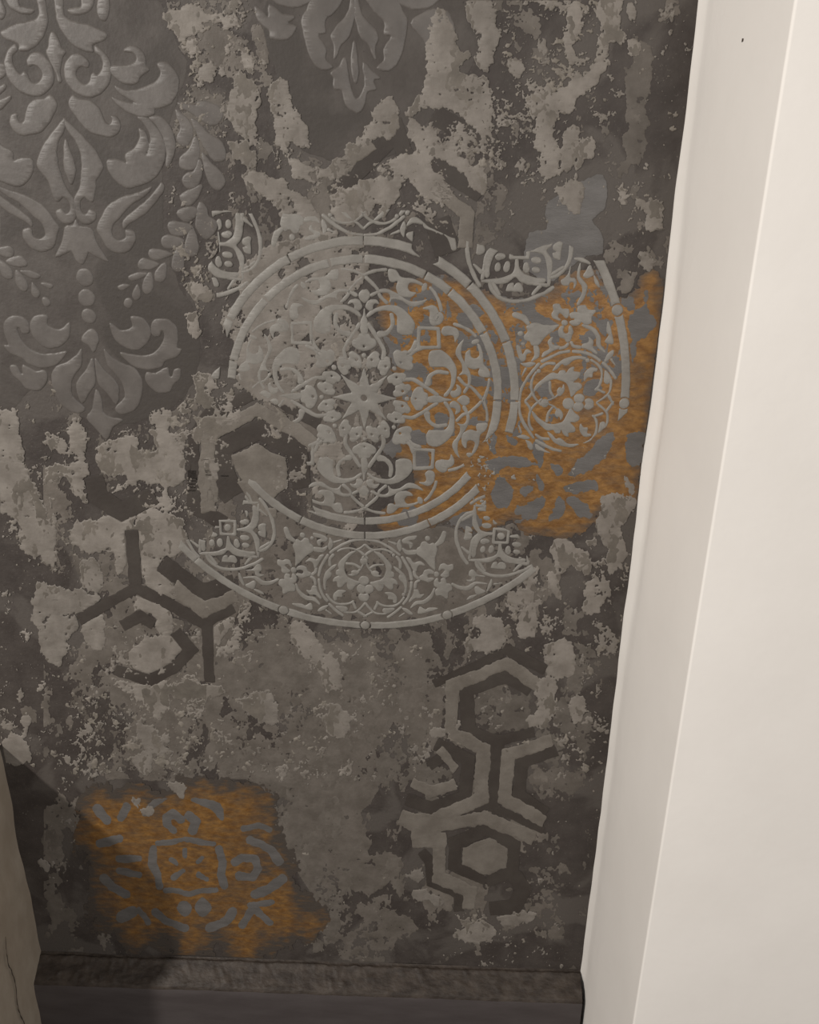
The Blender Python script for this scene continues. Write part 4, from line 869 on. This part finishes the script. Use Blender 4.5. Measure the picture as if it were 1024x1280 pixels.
# 4. pale plaster patches and the crumbs around them
fus = raster([[(275, 400), (300, 335), (360, 300), (430, 290), (455, 300), (455, 350), (430, 380), (445, 420), (400, 470), (380, 500), (330, 500), (300, 480), (282, 440)]])
fus2 = raster([[(360, 480), (450, 440), (480, 520), (455, 650), (400, 660), (385, 560)]])
worn = (n_b*.8+.4*n_c)
n_h = tonoise(5.5, 71, 3, .8)
fLight = np.maximum(fL+.3+4.2*n_b+2.6*n_c+1.2*n_h, -30)
fLight = np.minimum(fLight, (n_h+.5*n_b+1.25)*5)
fLight = fLight-9*np.clip(hexcut+1, 0, 1)
fLight = np.maximum(fLight, np.minimum(fus+4*n_b, 3.4+5*n_c+4*n_b))
fLight = np.maximum(fLight, np.minimum(fus2, -3.2+7*n_b+3*n_c))
dens2 = np.where((YG > 560) & (YG < 960) & (XG < 330), .16, 0)+np.where((XG > 560) & (XG < 760) & (YG < 260), .06, 0)+np.where((YG > 980), -.5, 0)+np.where((YG > 690) & (YG < 960) & (XG > 560), .12, 0)+np.where((XG < 60), -.15, 0)
dens2 = dens2+np.where((YG < 330) & (XG > 210) & (XG < 330), .12, 0)+np.where((XG > 540) & (XG < 700) & (YG > 220) & (YG < 330), -.6, 0)+np.where((XG > 790) & (YG < 330), -.25, 0)
dens2 = blur(dens2.astype(np.float32), 12)
n_f = tonoise(13, 61, 5, .85); n_g = tonoise(70, 67, 3, .6)
fFl = (n_f+.45*n_g-.74+dens2)*5
kill = np.clip(fG/4+1.2, 0, 1)*20+np.clip(allhex/3+1, 0, 1)*3.5+(med_px < .356)*20*(fus < 0)+(np.maximum(fg1, fg2) > -3)*20
gap = raster(HIDE[:4]); kill = np.where((med_px < .356) & (gap > 2) & (fg1 < -3) & (fG < -2), 0, kill)
fLight = np.maximum(fLight, fFl-kill)
fLight = np.where((fg1 > 0) & (fL < -2), -5, fLight)
coat(fLight, 'plaster_patch', M_LIGHT, .0007, .0007, wall, big=120, maxbig=260, fleckname='plaster_fleck')
# dark pits inside the worn zones are left bare by the noise; fine pale crumbs over the speckled dark zones
n_h = tonoise(5.5, 71, 3, .8)
fine = (n_h+.5*n_g+.45*n_b-1.02+dens2*1.1)*3-kill
coat(fine, 'crumb', M_FLECK, .0006, .0008, wall, big=99999, fleckname='plaster_crumb')
# broken bright crumbs of relief left where the medallion has come away from the gold
cr = raster([[(600, 555), (640, 540), (665, 575), (700, 590), (720, 560), (760, 555), (745, 590), (700, 600), (650, 600), (610, 590)], [(590, 570), (620, 560), (600, 640), (590, 620)], [(700, 610), (745, 600), (745, 620), (705, 622)], [(625, 655), (660, 660), (665, 690), (640, 700)]])
ncr = tonoise(7, 83, 3, .7)
fcr = np.minimum(cr, (.16-np.abs(ncr))*5)-3.2*(n_b > .25)
fcr = np.minimum(fcr, (ncr*0+tonoise(14, 91, 2)-.15)*6)
coat(fcr, 'relief_crumb', M_MED, .001, .0012, wall, big=60, maxbig=60, fleckname='relief_crumbs')

# thin darker skim left in streaks on top of the pale patches
n_s = tonoise((34, 20), 107, 5, .7)
fSk = np.minimum(fLight-1.5, (n_s+.3*n_h-.38)*6)
fSk = np.where(med_px < .2, -5, fSk)
coat(fSk, 'skim_patch', M_SKIM, .0014, .0001, wall, big=160, maxbig=120, fleckname='skim_fleck')
